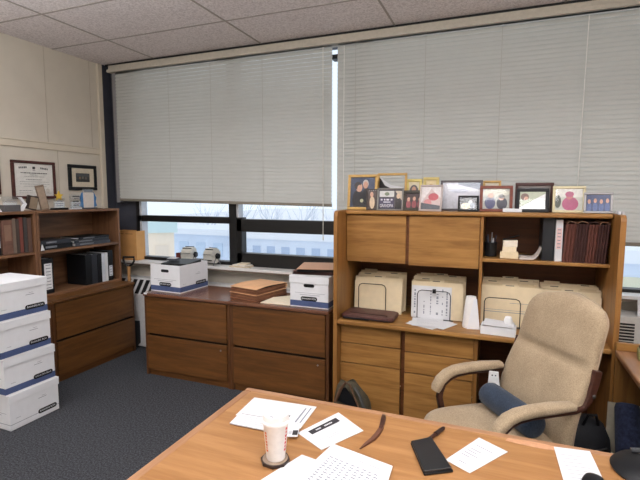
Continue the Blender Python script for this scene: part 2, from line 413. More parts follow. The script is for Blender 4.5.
# ================================================================== cabinets
def lateral_file(label, wd, d, h, loc, rz, group, top=CABT, lock_drawer=1):
    t = thing('lateral_file', label, 'cabinet', loc, rz, group)
    b = MB(); b.box(0, .028, .008, d, 0, h - .028); b.box(wd - .028, wd, .008, d, 0, h - .028); b.box(.028, wd - .028, d - .02, d, 0, h - .028)
    b.box(.028, wd - .028, .03, d - .02, .06, .08); b.build('carcass', CABV, t, .002)
    MB().box(-.001, wd + .001, -.012, d, h - .028, h).build('top', top, t, .008, 3)
    MB().box(.03, wd - .03, .02, .036, 0, .055).build('plinth', CAB, t, .002)
    MB().box(.03, wd - .03, .03, .04, .36, .45).build('pull_recess', BLACK, t)
    zz = ((.058, h * .5 - .008), (h * .5 + .014, h - .034))
    for k, (a, c) in enumerate(zz):
        q = MB().box(.031, wd - .031, 0, .022, a, c).build('drawer', CAB, t, .003)
        if k == 0 and lock_drawer:
            MB().lathe([(.007, 0), (.007, .006), (.004, .008)], 12, M=T(wd - .09, -.0, c - .045, 90)).build('lock', STEEL, q)
    return t
lateral_file('dark brown two-drawer lateral file under the open white box by the left window', .907, .5, .765, (-2.98, 3.17, 0), 0, 'lateral files below the window')
lateral_file('dark brown two-drawer lateral file under brown wallets and lidded box, next to hutch', .885, .5, .765, (-2.07, 3.17, 0), 0, 'lateral files below the window')
lateral_file('brown two-drawer lateral file under the bookcase with binders, against left wall', .938, .53, .74, (-3.54, 2.700, 0), 90, 'lateral files under the bookcases', CAB, 0)
lateral_file('brown lateral file under left bookcase, mostly hidden behind the stacked white boxes', .9, .53, .74, (-3.54, 1.795, 0), 90, 'lateral files under the bookcases', CAB, 0)

def bookcase(label, wd, loc, rz):
    t = thing('bookcase', label, 'bookcase', loc, rz, 'bookcases on the lateral files')
    d, h = .37, .765
    for x in (0, wd - .022): MB().box(x, x + .022, 0, d, 0, h - .022).build('side_panel', SHWV, t, .002)
    MB().box(0, wd, -.004, d, h - .022, h).build('top', SHW, t, .003)
    MB().box(.022, wd - .022, .002, d, 0, .025).build('bottom', SHW, t, .002)
    MB().box(.022, wd - .022, .006, d, .392, .417).build('shelf', SHW, t, .002)
    MB().box(.022, wd - .022, d - .012, d, .025, h - .022).build('back_panel', SHW, t)
    return t
bookcase('right brown bookcase with flat binders above and upright binders below', .915, (-3.70, 2.722, .74), 90)
bookcase('left brown bookcase holding red brown folders, cut by the photo edge', .915, (-3.70, 1.802, .74), 90)

# ================================================================== credenza and hutch
XL, XR, YF, YK = -1.11, .675, 3.06, 3.70
t = thing('credenza', 'long oak credenza desk with drawers under the hutch', 'desk', (XL, YF, 0)); wd = XR - XL; d = YK - YF
MB().box(.03, wd - .03, .0, d, .708, .74).build('worktop', HUT, t, .009, 3)
for x in (0, wd - .03): MB().box(x, x + .03, 0.0, d, 0, .7398).build('side_panel', HUTV, t, .001)
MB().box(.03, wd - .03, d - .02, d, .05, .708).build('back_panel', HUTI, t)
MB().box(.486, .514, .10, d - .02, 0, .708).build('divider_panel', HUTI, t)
for x0, x1, rows in ((.034, .484, ((.06, .400), (.407, .552), (.559, .70))), (.516, .976, ((.06, .386), (.394, .540), (.547, .70)))):
    for a, c in rows:
        MB().box(x0, x1, .07, .09, a, c).build('drawer', HUT, t, .003)
MB().box(.03, .976, .085, .1, 0, .055).build('plinth', HUTI, t)
MB().box(.978, 1.003, .072, d - .02, 0, .708).build('pedestal_side', HUTV, t)

t = thing('hutch', 'oak hutch shelf unit with two doors carrying the row of framed photos', 'hutch', (XL, YF, .74))
Z = lambda z: z - .74
D0 = .20
def side(x, back):
    b = MB(); p = [(.0, 0), (.0, Z(1.50)), (.006, Z(1.52)), (.02, Z(1.532)), (.04, Z(1.536)), (d, Z(1.536)), (d, 0)]
    b.rings([[(xx, a, c) for a, c in p] for xx in (x, x + .03)], smooth=False); return b.build('side_panel', HUTV, t, .002, 2)
side(0, 0); side(wd - .03, 0)
MB().box(.03, wd - .03, D0 - .025, d, Z(1.505), Z(1.535)).build('top_board', HUT, t, .011, 3)
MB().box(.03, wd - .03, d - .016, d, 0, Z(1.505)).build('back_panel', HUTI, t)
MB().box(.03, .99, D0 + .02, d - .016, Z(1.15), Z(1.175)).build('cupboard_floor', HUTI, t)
dr = MB().box(.034, .482, D0, D0 + .02, Z(1.150), Z(1.500)).build('door', HUT, t, .003)
MB().box(.505, .984, D0, D0 + .02, Z(1.143), Z(1.500)).build('door', HUT, t, .003)
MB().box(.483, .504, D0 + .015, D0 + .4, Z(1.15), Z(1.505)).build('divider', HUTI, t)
MB().box(.988, 1.008, D0 + .004, d - .016, 0, Z(1.505)).build('divider', HUTV, t, .002)
MB().box(1.008, wd - .03, D0, d - .016, Z(1.197), Z(1.220)).build('shelf', HUT, t, .004)

# ================================================================== desk in the foreground
t = thing('office_desk', 'large oak desk in the foreground strewn with papers', 'desk', (-1.072, .80, 0)); wd, d = 1.93, .985
o = rrect(.02, wd - .02, .02, d - .02, .01)
MB().prism(rrect(.036, wd - .036, .036, d - .036, .008), .70, .7505).build('worktop', DESK, t)
b = MB(); 
for ya, yb in ((d - .034, d), (0, .034)): MB().prism(rrect(0, wd, ya, yb, .012, 3), .702, .750).build('edge_strip', DESKE, t, .005, 2)
for xa, xb in ((0, .034), (wd - .034, wd)): MB().box(xa, xb, .0345, d - .0345, .702, .750).build('edge_strip', DESKY, t, .005, 2)
for x in (.06, 1.45):
    p = MB().box(x, x + .42, .06, d - .12, .02, .702).build('pedestal', HUTV, t, .004)
    for a, c in ((.06, .36), (.37, .53), (.54, .69)): MB().box(x + .01, x + .41, .04, .06, a, c).build('drawer', HUT, p, .003)
MB().box(.48, 1.45, d - .16, d - .14, .2, .702).build('modesty_panel', HUT, t)
MB().prism([(1.12, d - .055), (1.16, d - .062), (1.25, d - .066), (1.33, d - .05), (1.30, d - .032), (1.20, d - .026), (1.13, d - .034)], .7506, .7511).build('worn_patch', col((196, 146, 110), .7, 0, .12, 60, name='worn_varnish'), t)

# return desk at the right
t = thing('return_desk', 'oak return desk at the right edge, running towards the camera', 'desk', (.655, 1.95, 0), 0)
MB().box(.0, 1.1, 0, 1.09, .715, .75).build('worktop', DESKY, t, .01, 3)
MB().box(.0, .2, 1.065, 1.09, .752, .80).build('back_rail', HUT, t, .004)
MB().box(.55, .58, .05, 1.05, 0, .715).build('side_panel', HUTV, t)
MB().box(.0, .55, 1.06, 1.085, .05, .715).build('back_panel', HUTV, t)

# ================================================================== storage boxes
def storage_box(name, label, wd, d, h, loc, rz, band=True, lid=True, group=None, logo_front=True):
    """front = narrow face with handle slot along local -y, long logo face along local +x; lid lifts off"""
    t = thing(name, label, 'box', loc, rz, group)
    b = MB(); th = .004; hb = h - (.004 if lid else 0)
    ins = .006 if lid else 0
    x0, x1, y0, y1 = ins, wd - ins, ins, d - ins
    zb = .055 if band else 0
    for (a, c, e, f) in ((x0, x1, y0, y0 + th), (x0, x1, y1 - th, y1), (x0, x0 + th, y0 + th, y1 - th), (x1 - th, x1, y0 + th, y1 - th)):
        if band: b.box(a, c, e, f, 0, .010, 0); b.box(a, c, e, f, .010, zb, 1)
        b.box(a, c, e, f, zb, hb, 0)
    b.box(x0, x1, y0, y1, 0, .003, 0)
    e = .0006
    if not band:
        b.box(x0 - e, x1 + e, y0 - e, y1 + e, .040, .043, 2)
    # printed lines on the faces
    for fx in range(3):
        b.box(x1, x1 + e, y0 + .04 + fx * .05, y0 + .075 + fx * .05, h * .30 , h * .30 + .002, 3) if fx == 0 else None
    b.box(x1, x1 + e, y0 + d * .55, y0 + d * .72, h * .58, h * .58 + .003, 3); b.box(x1, x1 + e, y0 + d * .62, y0 + d * .70, h * .63, h * .63 + .002, 3)
    b.box(x0 + wd * .25, x0 + wd * .75, y0 - e, y0, h * .40, h * .40 + .003, 3)
    b.box(x0 + wd * .12, x0 + wd * .88, y0 - e, y0, h * .46, h * .46 + .002, 3)
    body = b.build('body', [WHITE, BLUE, INK, INK], t)
    # logo plate on long side and on front
    def logo(M, w_):
        q = MB(); hh = .034
        q.prism(rrect(-w_ / 2, w_ / 2, -hh / 2, hh / 2, .0165, 5), 0, .001, 0, M)
        text_faces(q, 'BANKERS BOX', .018, M @ T(0, 0, .0014), 1, 1.05)
        q.build('logo', [BLKV, WHITE], body)
    logo(T(x1, d * .74, .062 if band else .048) @ Matrix(((0, 0, 1, 0), (1, 0, 0, 0), (0, 1, 0, 0), (0, 0, 0, 1))), .15)
    if logo_front: logo(T(wd * .5, y0, .072) @ Matrix(((1, 0, 0, 0), (0, 0, -1, 0), (0, 1, 0, 0), (0, 0, 0, 1))), .14)
    q = MB(); q.prism(rrect(-.045, .045, -.013, .013, .012, 4), 0, .0012, 0, T(wd * .5, y0, h * (.70 if lid else .78)) @ Matrix(((1, 0, 0, 0), (0, 0, -1, 0), (0, 1, 0, 0), (0, 0, 0, 1))))
    q.build('handle_slot', BLKV, body)
    if lid:
        l = MB(); l.box(0, wd, 0, d, h - .003, h, 0); lh = .058
        for (a, c, e_, f) in ((0, wd, 0, .003), (0, wd, d - .003, d), (0, .003, .003, d - .003), (wd - .003, wd, .003, d - .003)): l.box(a, c, e_, f, h - lh, h - .003, 0)
        l.build('lid', WHITE, t, .0015)
    else:
        MB().box(x0 + .006, x1 - .006, y0 + .006, y1 - .006, .01, h * .86).build('contents', MANILA, t)
    return t
# stack at left: long logo face towards +x
stk = [(-3.522, 2.008, .0, 0, False, 'plain white storage box without blue band, on the floor under the stack'),
       (-3.527, 1.996, .256, -.6, True, 'white storage box with blue band, second from the floor'),
       (-3.520, 1.968, .519, .8, True, 'white storage box with blue band, third from the floor'),
       (-3.524, 1.963, .782, -.5, True, 'white storage box with blue band, topmost of the floor stack')]
for x, y, z, rz, band, lab in stk:
    storage_box('storage_box', lab, .41, .385, .255 if not band else .262, (x, y, z), rz, band, True, 'boxes stacked on the floor')
storage_box('storage_box', 'open white and blue storage box on the lateral file by the left window', .345, .385, .250, (-2.975, 3.265, .766), -3, True, False, 'boxes on the lateral files')
storage_box('storage_box', 'lidded white and blue storage box under brown wallets beside the hutch', .335, .40, .252, (-1.535, 3.206, .766), 0, True, True, 'boxes on the lateral files')
# black binders lying in the open box
tag(MB().box(-.12, .14, -.13, .14, 0, .028, 0, T(0, 0, 0, 2, 0, 8)).box(-.125, -.118, -.13, .14, 0, .028, 0, T(0, 0, 0, 2, 0, 8)).build('binder', BLKV, None, .004, loc=(-2.79, 3.46, .995)), 'black binder lying on top of the open white box', 'binder', 'binders on the open box')
tag(MB().box(-.05, .05, -.035, .04, 0, .02).box(-.045, .045, -.03, .035, .02, .022, 1).build('label_holder', [col((70, 72, 80), .4), PAPER], None, .003, loc=(-2.86, 3.44, 1.031), rz=R(14)), 'small grey case with white top on the black binder in the open box', 'case')

# expanding wallets
FRONT = col((140, 94, 66), .75, 0, .12, 20, name='wallet_gusset')
def wallet(name, label, wd, d, h, loc, rz, flap=KRAFT, pleat=RUSTD, group=None, curl=True, tilt=0):
    t = thing(name, label, 'folder', loc, rz, group); n = 4
    b = MB()
    for i in range(n):
        z = h * i / n; b.box(.004 if i % 2 else 0, wd - (.004 if i % 2 else 0), .006 if i % 2 else 0, d, z, z + h / n * .62, 0)
        b.box(.012, wd - .012, .012, d - .01, z + h / n * .62, z + h / n, 1)
    b.build('pleats', [pleat, col((52, 36, 34), .8)], t)
    rs = []
    for i in range(9):
        u = i / 8; yy = -.003 + (d + .006) * u; zz = h + .002 + (.010 * math.sin(PI * min(1, u * 1.2)) if curl else .001)
        rs.append([(0, yy, zz), (wd, yy, zz), (wd, yy, zz + .003), (0, yy, zz + .003)])
    if curl:
        for a in (.3, .6, .9, 1.0):
            an = a * PI * .9; r = h * .5
            yy = d + .003 + r * math.sin(an); zz = h - r + r * math.cos(an) + .004
            rs.append([(0.0, yy, zz), (wd, yy, zz), (wd, yy, zz + .003), (0, yy, zz + .003)])
    MB().rings(rs, smooth=False).build('flap', flap, t, 0)
    return t
wallet('expanding_wallet', 'brown expanding wallet at the bottom of the pile on the lateral file', .31, .40, .046, (-2.145, 3.295, .767), -13, KRAFT, FRONT, 'brown wallets on the lateral file', False)
wallet('expanding_wallet', 'tan topped expanding wallet with rolled flap, top of the pile on the lateral file', .30, .39, .044, (-2.140, 3.297, .8185), -12, KRAFT, FRONT, 'brown wallets on the lateral file')
tg = MB(); tg.box(-.16, .16, -.002, .002, 0, .004)
MB()
tag(MB().prism([(-1.80, 3.215), (-1.79, 3.42), (-1.62, 3.60), (-1.57, 3.55), (-1.54, 3.22)], .7665, .772).build('manila_folder', col((240, 226, 200), .75)), 'cream folder lying flat between wallets and lidded box', 'folder')
for k, (lab, dz, rz, c1, c2) in enumerate((('dark red brown wallet lying on the lidded box, lower of two', 0, 6, RUST, RUSTD), ('dark wallet with tan papers, topmost on the lidded box', .024, 14, col((196, 150, 116), .6), BLKV))):
    wallet('expanding_wallet', lab, .33, .36, .018, (-1.53 + k * .05, 3.225 - k * .03 + .03, 1.019 + dz), rz, c1, c2, 'brown wallets on the lidded box', False)
tag(MB().box(0, .035, 0, .0015, 0, .012).box(0, .035, 0, .02, .012, .0135).build('label_tag', WHITE, loc=(-2.965, 3.1565, .754)), 'small white tag on the left corner of the lateral file top', 'tag')

# ================================================================== things on the sill
t = thing('cardboard_box', 'open cardboard box standing on the sill at the left end', 'box', (-3.97, 3.83, .931))
MB().box(0, .30, 0, .004, 0, .32).box(0, .30, .126, .13, 0, .32).box(0, .004, .004, .126, 0, .32).box(.296, .30, .004, .126, 0, .32).box(.004, .296, .004, .126, 0, .004).build('body', CARD, t)
MB().box(.03, .12, -.001, 0, .285, .292).box(.15, .25, -.001, 0, .285, .292).build('print', col((150, 100, 60), .8), t)
def rolodex(label, loc, rz):
    t = thing('rotary_card_file', label, 'card file', loc, rz, 'rotary card files on the sill')
    r = .078; b = MB(); n = 90; cz = .095
    for i in range(n):
        a = 2 * PI * i / n; rr_ = r * random.uniform(.93, 1.0)
        b.box(-.055, .055, .018, rr_, -.0012, .0012, 0, T(0, 0, cz) @ Matrix.Rotation(a, 4, 'X'))
    b.build('cards', [col((232, 230, 222), .8, 0, .02, 30, name='index_card')], t)
    for i in range(5):
        pass
    g = MB()
    for i in range(7):
        a = .5 + i * .8; g.box(-.05, .05, .07, .084, -.0015, .0015, 0, T(0, 0, cz) @ Matrix.Rotation(a, 4, 'X'))
    g.build('index_tab', BLKV, t)
    for s_ in (-1, 1):
        MB().cyl((s_ * .066, 0, cz), (s_ * .088, 0, cz), .030, .026, 16).build('knob', BLKV, t)
        MB().tube([(s_ * .061, -.06, 0), (s_ * .061, 0, cz), (s_ * .061, .06, 0)], .005, 8).build('stand', STEEL, t)
    MB().cyl((-.075, 0, cz), (.075, 0, cz), .007, n=10).build('axle', STEEL, t)
    return t
rolodex('white rotary card file with black knob on the sill, left one', (-3.02, 3.885, .931), 10)
rolodex('white rotary card file with black knob on the sill, right one by the mullion', (-2.735, 3.885, .931), -4)
tag(MB().lathe([(.03, 0), (.034, .10), (.031, .10), (.027, .004)], 16, M=None).build('mug', col((96, 34, 30), .4), loc=(-3.16, 3.90, .931)), 'small dark red tumbler on the sill beside the left card file', 'cup')
for i, (x, y, rz, s_, c) in enumerate(((-2.385, 3.885, 5, .22, (222, 206, 180)), (-2.375, 3.885, -12, .17, (238, 232, 222)), (-2.355, 3.88, 10, .10, (226, 214, 190)))):
    tag(MB().box(-s_ / 2, s_ / 2, -.055, .055, 0, .012).build('paper_pad', col(c, .8), None, .002, loc=(x, y, .931 + i * .0135), rz=R(rz)), ('wide cream pad lying lowest in the small pile on the sill', 'white pad in the middle of the small pile on the sill', 'small cream pad on top of the pile on the sill')[i], 'pad', 'pads on the sill')
# spade standing between the file cabinet and heater
t = thing('shovel', 'shovel with black D-shaped handle standing behind the left lateral file', 'shovel', (-3.66, 3.685, 0), 15)
MB().cyl((0, 0, .3), (0, .02, .885), .016, n=12).build('shaft', col((178, 130, 80), .6), t)
MB().tube([(0, .02, .84), (0, .02, .885), (-.035, .021, .905), (-.058, .022, .94), (-.06, .023, .985), (.06, .023, .985), (.058, .022, .94), (.035, .021, .905), (0, .02, .885)], .011, 8).build('grip', BLKV, t)
MB().prism([(-.11, .3), (-.11, .06), (-.06, .005), (.06, .005), (.11, .06), (.11, .3)], -.003, .003, 0, Matrix(((1, 0, 0, 0), (0, 0, -1, 0), (0, 1, 0, 0), (0, 0, 0, 1)))).build('blade', col((70, 72, 76), .4, .6), t)

# ================================================================== left wall frames (local -y looks into the room; rz 90 turns it to +x)
def poly_pic(w_, h_, spec, bgc, M):
    """flat print: background and figures, each figure (polygon in 0..1, colour)"""
    mb = MB(); mats = [col(bgc, .6)]
    mb.box(0, w_, 0, .0015, 0, h_, 0, M)
    for k, (poly, c) in enumerate(spec):
        mats.append(col(c, .6, 0, .1, 60))
        mb.flat([(p[0] * w_, p[1] * h_) for p in poly], 0, k + 1, M @ T(0, -.0004 - .00012 * k, 0) @ Matrix(((1, 0, 0, 0), (0, 0, -1, 0), (0, 1, 0, 0), (0, 0, 0, 1))))
    return mb, mats
def ring(mb, w_, h_, bd, dp, M, mi=0):
    mb.box(0, w_, 0, dp, 0, bd, mi, M); mb.box(0, w_, 0, dp, h_ - bd, h_, mi, M)
    mb.box(0, bd, 0, dp, bd, h_ - bd, mi, M); mb.box(w_ - bd, w_, 0, dp, bd, h_ - bd, mi, M)
def framed(name, label, cat, w_, h_, bd, dp, mat_, loc, rz, tilt, bgc, spec, group=None, mat_border=0, mat_color=(235, 230, 220), stand=True, glass=True, inner=None, back=True):
    t = thing(name, label, cat, loc, rz, group); M = T(0, 0, 0, -tilt)
    b = MB(); ring(b, w_, h_, bd, dp, M); fr = b.build('frame', mat_, t, min(.004, bd * .25))
    if inner:
        q = MB(); ring(q, w_ - 2 * bd, h_ - 2 * bd, inner[0], dp * .8, M @ T(bd, .002, bd)); q.build('inner_frame', inner[1], t, .001); bd += inner[0]
    if mat_border:
        q = MB(); ring(q, w_ - 2 * bd, h_ - 2 * bd, mat_border, .002, M @ T(bd, dp * .45, bd)); q.build('mat_board', col(mat_color, .8), t)
    if spec is not None:
        e = bd + mat_border - .001
        mb, ms = poly_pic(w_ - 2 * e, h_ - 2 * e, spec, bgc, M @ T(e, dp * .5 + .001, e)); mb.build('print', ms, t)
    if glass:
        MB().box(bd - .001, w_ - bd + .001, 0, .0008, bd - .001, h_ - bd + .001, 0, M @ T(0, dp * .3, 0)).build('glazing', PICGL, t)
    if back: MB().box(bd * .5, w_ - bd * .5, 0, .002, bd * .5, h_ - bd * .5, 0, M @ T(0, dp * .85, 0)).build('backing', BLKV, t)
    if stand:
        L_ = h_ * .62; ang_ = math.radians(tilt); p1 = Vector((w_ / 2, dp + L_ * math.sin(ang_), L_ * math.cos(ang_)))
        sb = MB(); s0 = p1 + Vector((0, .002, 0)); 
        sb.rings([[(s0.x - .015, s0.y, s0.z), (s0.x + .015, s0.y, s0.z), (s0.x + .015, s0.y + .003, s0.z), (s0.x - .015, s0.y + .003, s0.z)],
                  [(s0.x - .02, s0.y + .045, .0), (s0.x + .02, s0.y + .045, .0), (s0.x + .02, s0.y + .048, .0), (s0.x - .02, s0.y + .048, .0)]], smooth=False)
        sb.build('easel_leg', BLKV, t)
    return t
def rect(x0, x1, y0, y1): return [(x0, y0), (x1, y0), (x1, y1), (x0, y1)]
cert = []
for i, (cx, hw, zz, hh, c) in enumerate(((.22, .10, .87, .028, 55), (.5, .035, .87, .04, 50), (.77, .10, .86, .028, 55), (.5, .035, .79, .008, 120), (.5, .34, .71, .014, 70), (.5, .10, .655, .009, 120), (.5, .26, .60, .008, 140), (.48, .2, .51, .008, 90), (.5, .38, .44, .007, 150), (.5, .38, .37, .007, 150), (.5, .30, .30, .007, 150), (.25, .16, .17, .008, 120), (.25, .16, .10, .006, 140), (.72, .14, .10, .006, 140))):
    if i in (0, 2):
        for k in range(5):
            dx = (k - 2) * hw * .42; dz = (-1 if i == 2 else 1) * dx * .12
            cert.append((rect(cx + dx - hw * .15, cx + dx + hw * .15, zz + dz - hh, zz + dz + hh), (c, c, c)))
    elif hw > .09 and i > 3:
        x = cx - hw
        while x < cx + hw - .01:
            l = random.uniform(.02, .06); cert.append((rect(x, min(x + l, cx + hw), zz - hh, zz + hh), (c + 20, c + 18, c + 16))); x += l + .012
    else: cert.append((rect(cx - hw, cx + hw, zz - hh, zz + hh), (c, c, c)))
cert.append((ell(.82, .17, .055, .07), (206, 202, 194)))
MAHO = wood('mahogany_frame', (62, 30, 26), (86, 44, 38), 'x', .4)
framed('certificate_frame', 'mahogany framed certificate with lettering hanging on the left wall', 'certificate', .432, .352, .026, .022, MAHO, (-4.076, 2.795, 1.607), 90, 0, (226, 224, 218), cert, None, 0, stand=False)
framed('picture_frame', 'small black framed dark photo with cream mat on left wall near corner', 'picture frame', .342, .262, .034, .022, BLKV, (-4.076, 3.377, 1.692), 90, 0, (52, 52, 50),
       [(rect(.05, .95, .62, .95), (70, 74, 78)), (rect(.05, .95, .05, .3), (38, 36, 34)), (ell(.3, .45, .08, .16), (120, 96, 74)), (ell(.5, .5, .07, .16), (104, 100, 92)), (ell(.72, .45, .08, .16), (92, 84, 80))], None, .052, (206, 194, 172), stand=False)
framed('certificate_frame', 'dark red frame on left wall, cut off by the left photo edge', 'certificate', .40, .33, .026, .022, MAHO, (-4.076, 2.293, 1.648), 90, 0, (226, 224, 218), [(rect(.2, .8, .6, .63), (120, 120, 120)), (rect(.2, .8, .4, .42), (150, 150, 150))], stand=False)

# awards on the bookcase top (z 1.505)
ZT = 1.505
t = thing('star_award', 'clear award plate with a gold star on black base, on bookcase', 'award', (-3.86, 3.075, ZT), 90)
MB().box(-.07, .07, -.035, .035, 0, .018).build('base', BLKV, t, .003)
MB().box(-.055, .055, -.006, .006, .018, .11).build('plate', [ACRYL], t)
MB().box(-.04, .04, -.0075, -.0065, .055, .062).box(-.03, .03, -.0075, -.0065, .075, .081).box(-.035, .035, -.0075, -.0065, .035, .041).build('engraving', INK, t)
st = []
for i in range(10):
    r_ = .048 if i % 2 == 0 else .021; a = PI / 2 + i * PI / 5; st.append((r_ * math.cos(a), r_ * math.sin(a)))
MB().prism(st, -.006, .006, 0, T(0, 0, .128) @ Matrix(((1, 0, 0, 0), (0, 0, -1, 0), (0, 1, 0, 0), (0, 0, 0, 1)))).build('star', col((222, 184, 62), .4, .2), t)
t = thing('acrylic_award', 'small clear acrylic award with dark lettering bars, between star and blue award', 'award', (-3.86, 3.25, ZT), 90)
MB().box(-.055, .055, -.012, .012, 0, .142).build('plate', ACRYL, t, .003)
b = MB()
for i in range(7): b.box(-.04 + .008 * (i % 3), .04 - .01 * (i % 2), -.0135, -.0125, .018 + i * .017, .018 + i * .017 + (.009 if i in (1, 3, 6) else .004))
b.build('engraving', DINK, t); MB().box(-.058, .058, -.02, .02, 0, .012).build('base', col((210, 212, 216), .3), t)
t = thing('crystal_award', 'tall award plate with blue crystal sides on bookcase', 'award', (-3.86, 3.40, ZT), 90)
MB().box(-.085, .085, -.03, .03, 0, .012).build('base', CHAR, t, .002)
MB().box(-.062, .062, -.008, .008, .012, .16).build('plate', col((214, 206, 198), .5), t)
MB().box(-.062, .062, -.006, .006, .16, .20).build('crest', ACRYL, t)
b = MB(); b.box(-.05, .05, -.0075, -.0065, .168, .19); b.build('lettering', INK, t)
for s_ in (-1, 1):
    MB().prism([(s_ * .062, .012), (s_ * .10, .03), (s_ * .085, .07), (s_ * .095, .11), (s_ * .066, .165)], -.008, .008, 0, Matrix(((1, 0, 0, 0), (0, 0, -1, 0), (0, 1, 0, 0), (0, 0, 0, 1)))).build('crystal_side', col((64, 118, 172), .2), t)
tag(MB().box(-.035, .035, -.008, .008, 0, .22, 0, T(0, 0, 0, 0, -11)).box(-.03, .03, -.0095, -.0085, .01, .205, 1, T(0, 0, 0, 0, -11)).build('wooden_plaque', [col((116, 98, 82), .5), col((150, 132, 114), .5, 0, .15, 25)], None, .002, loc=(-3.80, 2.885, ZT + .007), rz=R(78)), 'tall narrow wooden plaque leaning left in front of the certificate', 'plaque')
tag(MB().box(-.045, .045, -.01, .01, 0, .12, 0, T(0, 0, 0, 0, 14)).box(-.02, .042, -.0112, -.0102, .008, .11, 1, T(0, 0, 0, 0, 14)).build('wooden_plaque', [col((46, 34, 28), .5), col((128, 112, 92), .6)], None, .002, loc=(-3.82, 2.76, ZT + .012), rz=R(80)), 'short dark wooden plaque leaning right behind the tall plaque', 'plaque')
t = thing('chevron_award', 'clear plate award between white chevron arms at left end', 'award', (-3.82, 2.585, ZT), 90)
MB().box(-.07, .07, -.03, .03, 0, .055).build('base', col((88, 86, 88), .4), t, .003)
MB().box(-.06, .06, -.006, .006, .055, .125).build('plate', ACRYL, t)
MB().box(-.045, .045, -.008, -.007, .08, .084).box(-.035, .035, -.008, -.007, .095, .099).build('engraving', INK, t)
for s_ in (-1, 1):
    MB().prism([(s_ * .075, 0), (s_ * .115, .06), (s_ * .075, .12), (s_ * .095, .12), (s_ * .14, .06), (s_ * .105, 0)][::1], -.012, .012, 0, Matrix(((1, 0, 0, 0), (0, 0, -1, 0), (0, 1, 0, 0), (0, 0, 0, 1)))).build('chevron', WHITE, t)

# ------------------------------------------------------------------ binders on the bookshelves
def binder(label, w_, d_, h_, loc, rz, cover, spine_labels=(), group=None, flat=False):
    """upright binder: spine towards local -y"""
    t = thing('binder', label, 'binder', loc, rz, group)
    M = T(0, 0, 0, 0, 90) if flat else T()
    if flat: M = T(0, 0, w_) @ Matrix.Rotation(R(90), 4, 'Y')
    b = MB(); b.box(0, .004, 0, d_, 0, h_, 0, M); b.box(w_ - .004, w_, 0, d_, 0, h_, 0, M); b.box(.004, w_ - .004, 0, .004, 0, h_, 0, M)
    b.build('cover', cover, t, .0015)
    MB().box(.006, w_ - .006, .012, d_ - .008, .006, h_ - .006, 0, M).build('pages', PAPER, t)
    for z0, z1, c in spine_labels:
        q = MB(); q.box(w_ * .15, w_ * .85, -.0012, 0, z0 * h_, z1 * h_, 0, M)
        n = max(1, int((z1 - z0) * 12))
        for i in range(n):
            zz = z0 + (z1 - z0) * (i + .5) / n; q.box(w_ * .28, w_ * .72, -.0018, -.0012, zz * h_ - .003, zz * h_ + .003, 1, M)
        q.build('spine_label', [col(c, .6), INK], t)
    return t
S1, S2 = .74 + .418, .74 + .026
def onshelf(y): return y
G1, G2 = 'binders lying on the upper shelf', 'binders standing on the lower shelf'
bc2 = col((64, 66, 74), .45, 0, .1, 30); bc3 = col((38, 40, 48), .4)
for lab, w_, L_, y, z, cv_, rz in (('thick black binder lying lowest on the left of the upper shelf', .045, .33, 2.758, 0, BLKV, 92), ('thin black binder lying on the thick one at left of the upper shelf', .038, .30, 2.765, .046, bc3, 90),
                          ('grey binder lying lowest on the right of the upper shelf', .03, .42, 3.11, 0, bc2, 91), ('dark blue binder lying second on the right of the upper shelf', .028, .40, 3.10, .031, bc3, 89), ('black binder lying topmost on the right of the upper shelf', .022, .36, 3.15, .060, BLKV, 90)):
    t = thing('binder', lab, 'binder', (-3.72, y, S1 + z), rz, G1)
    MB().box(0, L_, 0, .26, 0, .003).box(0, L_, 0, .26, w_ - .003, w_).box(0, L_, 0, .004, .003, w_ - .003).build('cover', cv_, t, .001)
    MB().box(.006, L_ - .006, .01, .25, .005, w_ - .005).build('pages', col((190, 190, 192), .7), t)
    MB().box(.05, L_ * .5, -.001, 0, w_ * .3, w_ * .7).build('spine_label', col((120, 122, 128), .5), t)
tag(MB().prism([(0, 0), (.03, 0), (.012, .055)], 0, .012, 0, Matrix(((1, 0, 0, 0), (0, 0, -1, 0), (0, 1, 0, 0), (0, 0, 0, 1)))).build('paper_wedge', PAPER, loc=(-3.704, 2.747, S1 + .001), rz=R(90)), 'small white paper triangle at the left end of the upper shelf', 'paper')
binder('black binder with large white spine label standing alone on the lower shelf', .105, .26, .315, (-3.72, 2.765, S2), 90, BLKV, ((.12, .86, (226, 226, 228)),), G2)
yy = 3.21
for lab, w_, c, lb in (('first black binder in the right row on the lower shelf', .07, BLKV, ()), ('second black binder in the right row on the lower shelf', .065, bc3, ()), ('third dark binder in the right row, beside the pale grey one', .05, BLKV, ()), ('pale grey binder in the right row on the lower shelf', .035, col((206, 210, 218), .5), ()), ('white binder in the right row on the lower shelf', .035, PAPER, ()), ('last black binder against the right side of the lower shelf', .06, BLKV, ((.15, .5, (210, 212, 216)),))):
    binder(lab, w_, .25, random.uniform(.285, .31), (-3.72, yy, S2), 90, c, lb, G2); yy += w_ + .004
binder('black binder with white label at the left edge of the left bookcase', .05, .26, .31, (-3.72, 2.375, S1), 90, BLKV, ((.2, .55, (230, 230, 232)),), 'folders standing in the left bookcase')
yy = 2.432
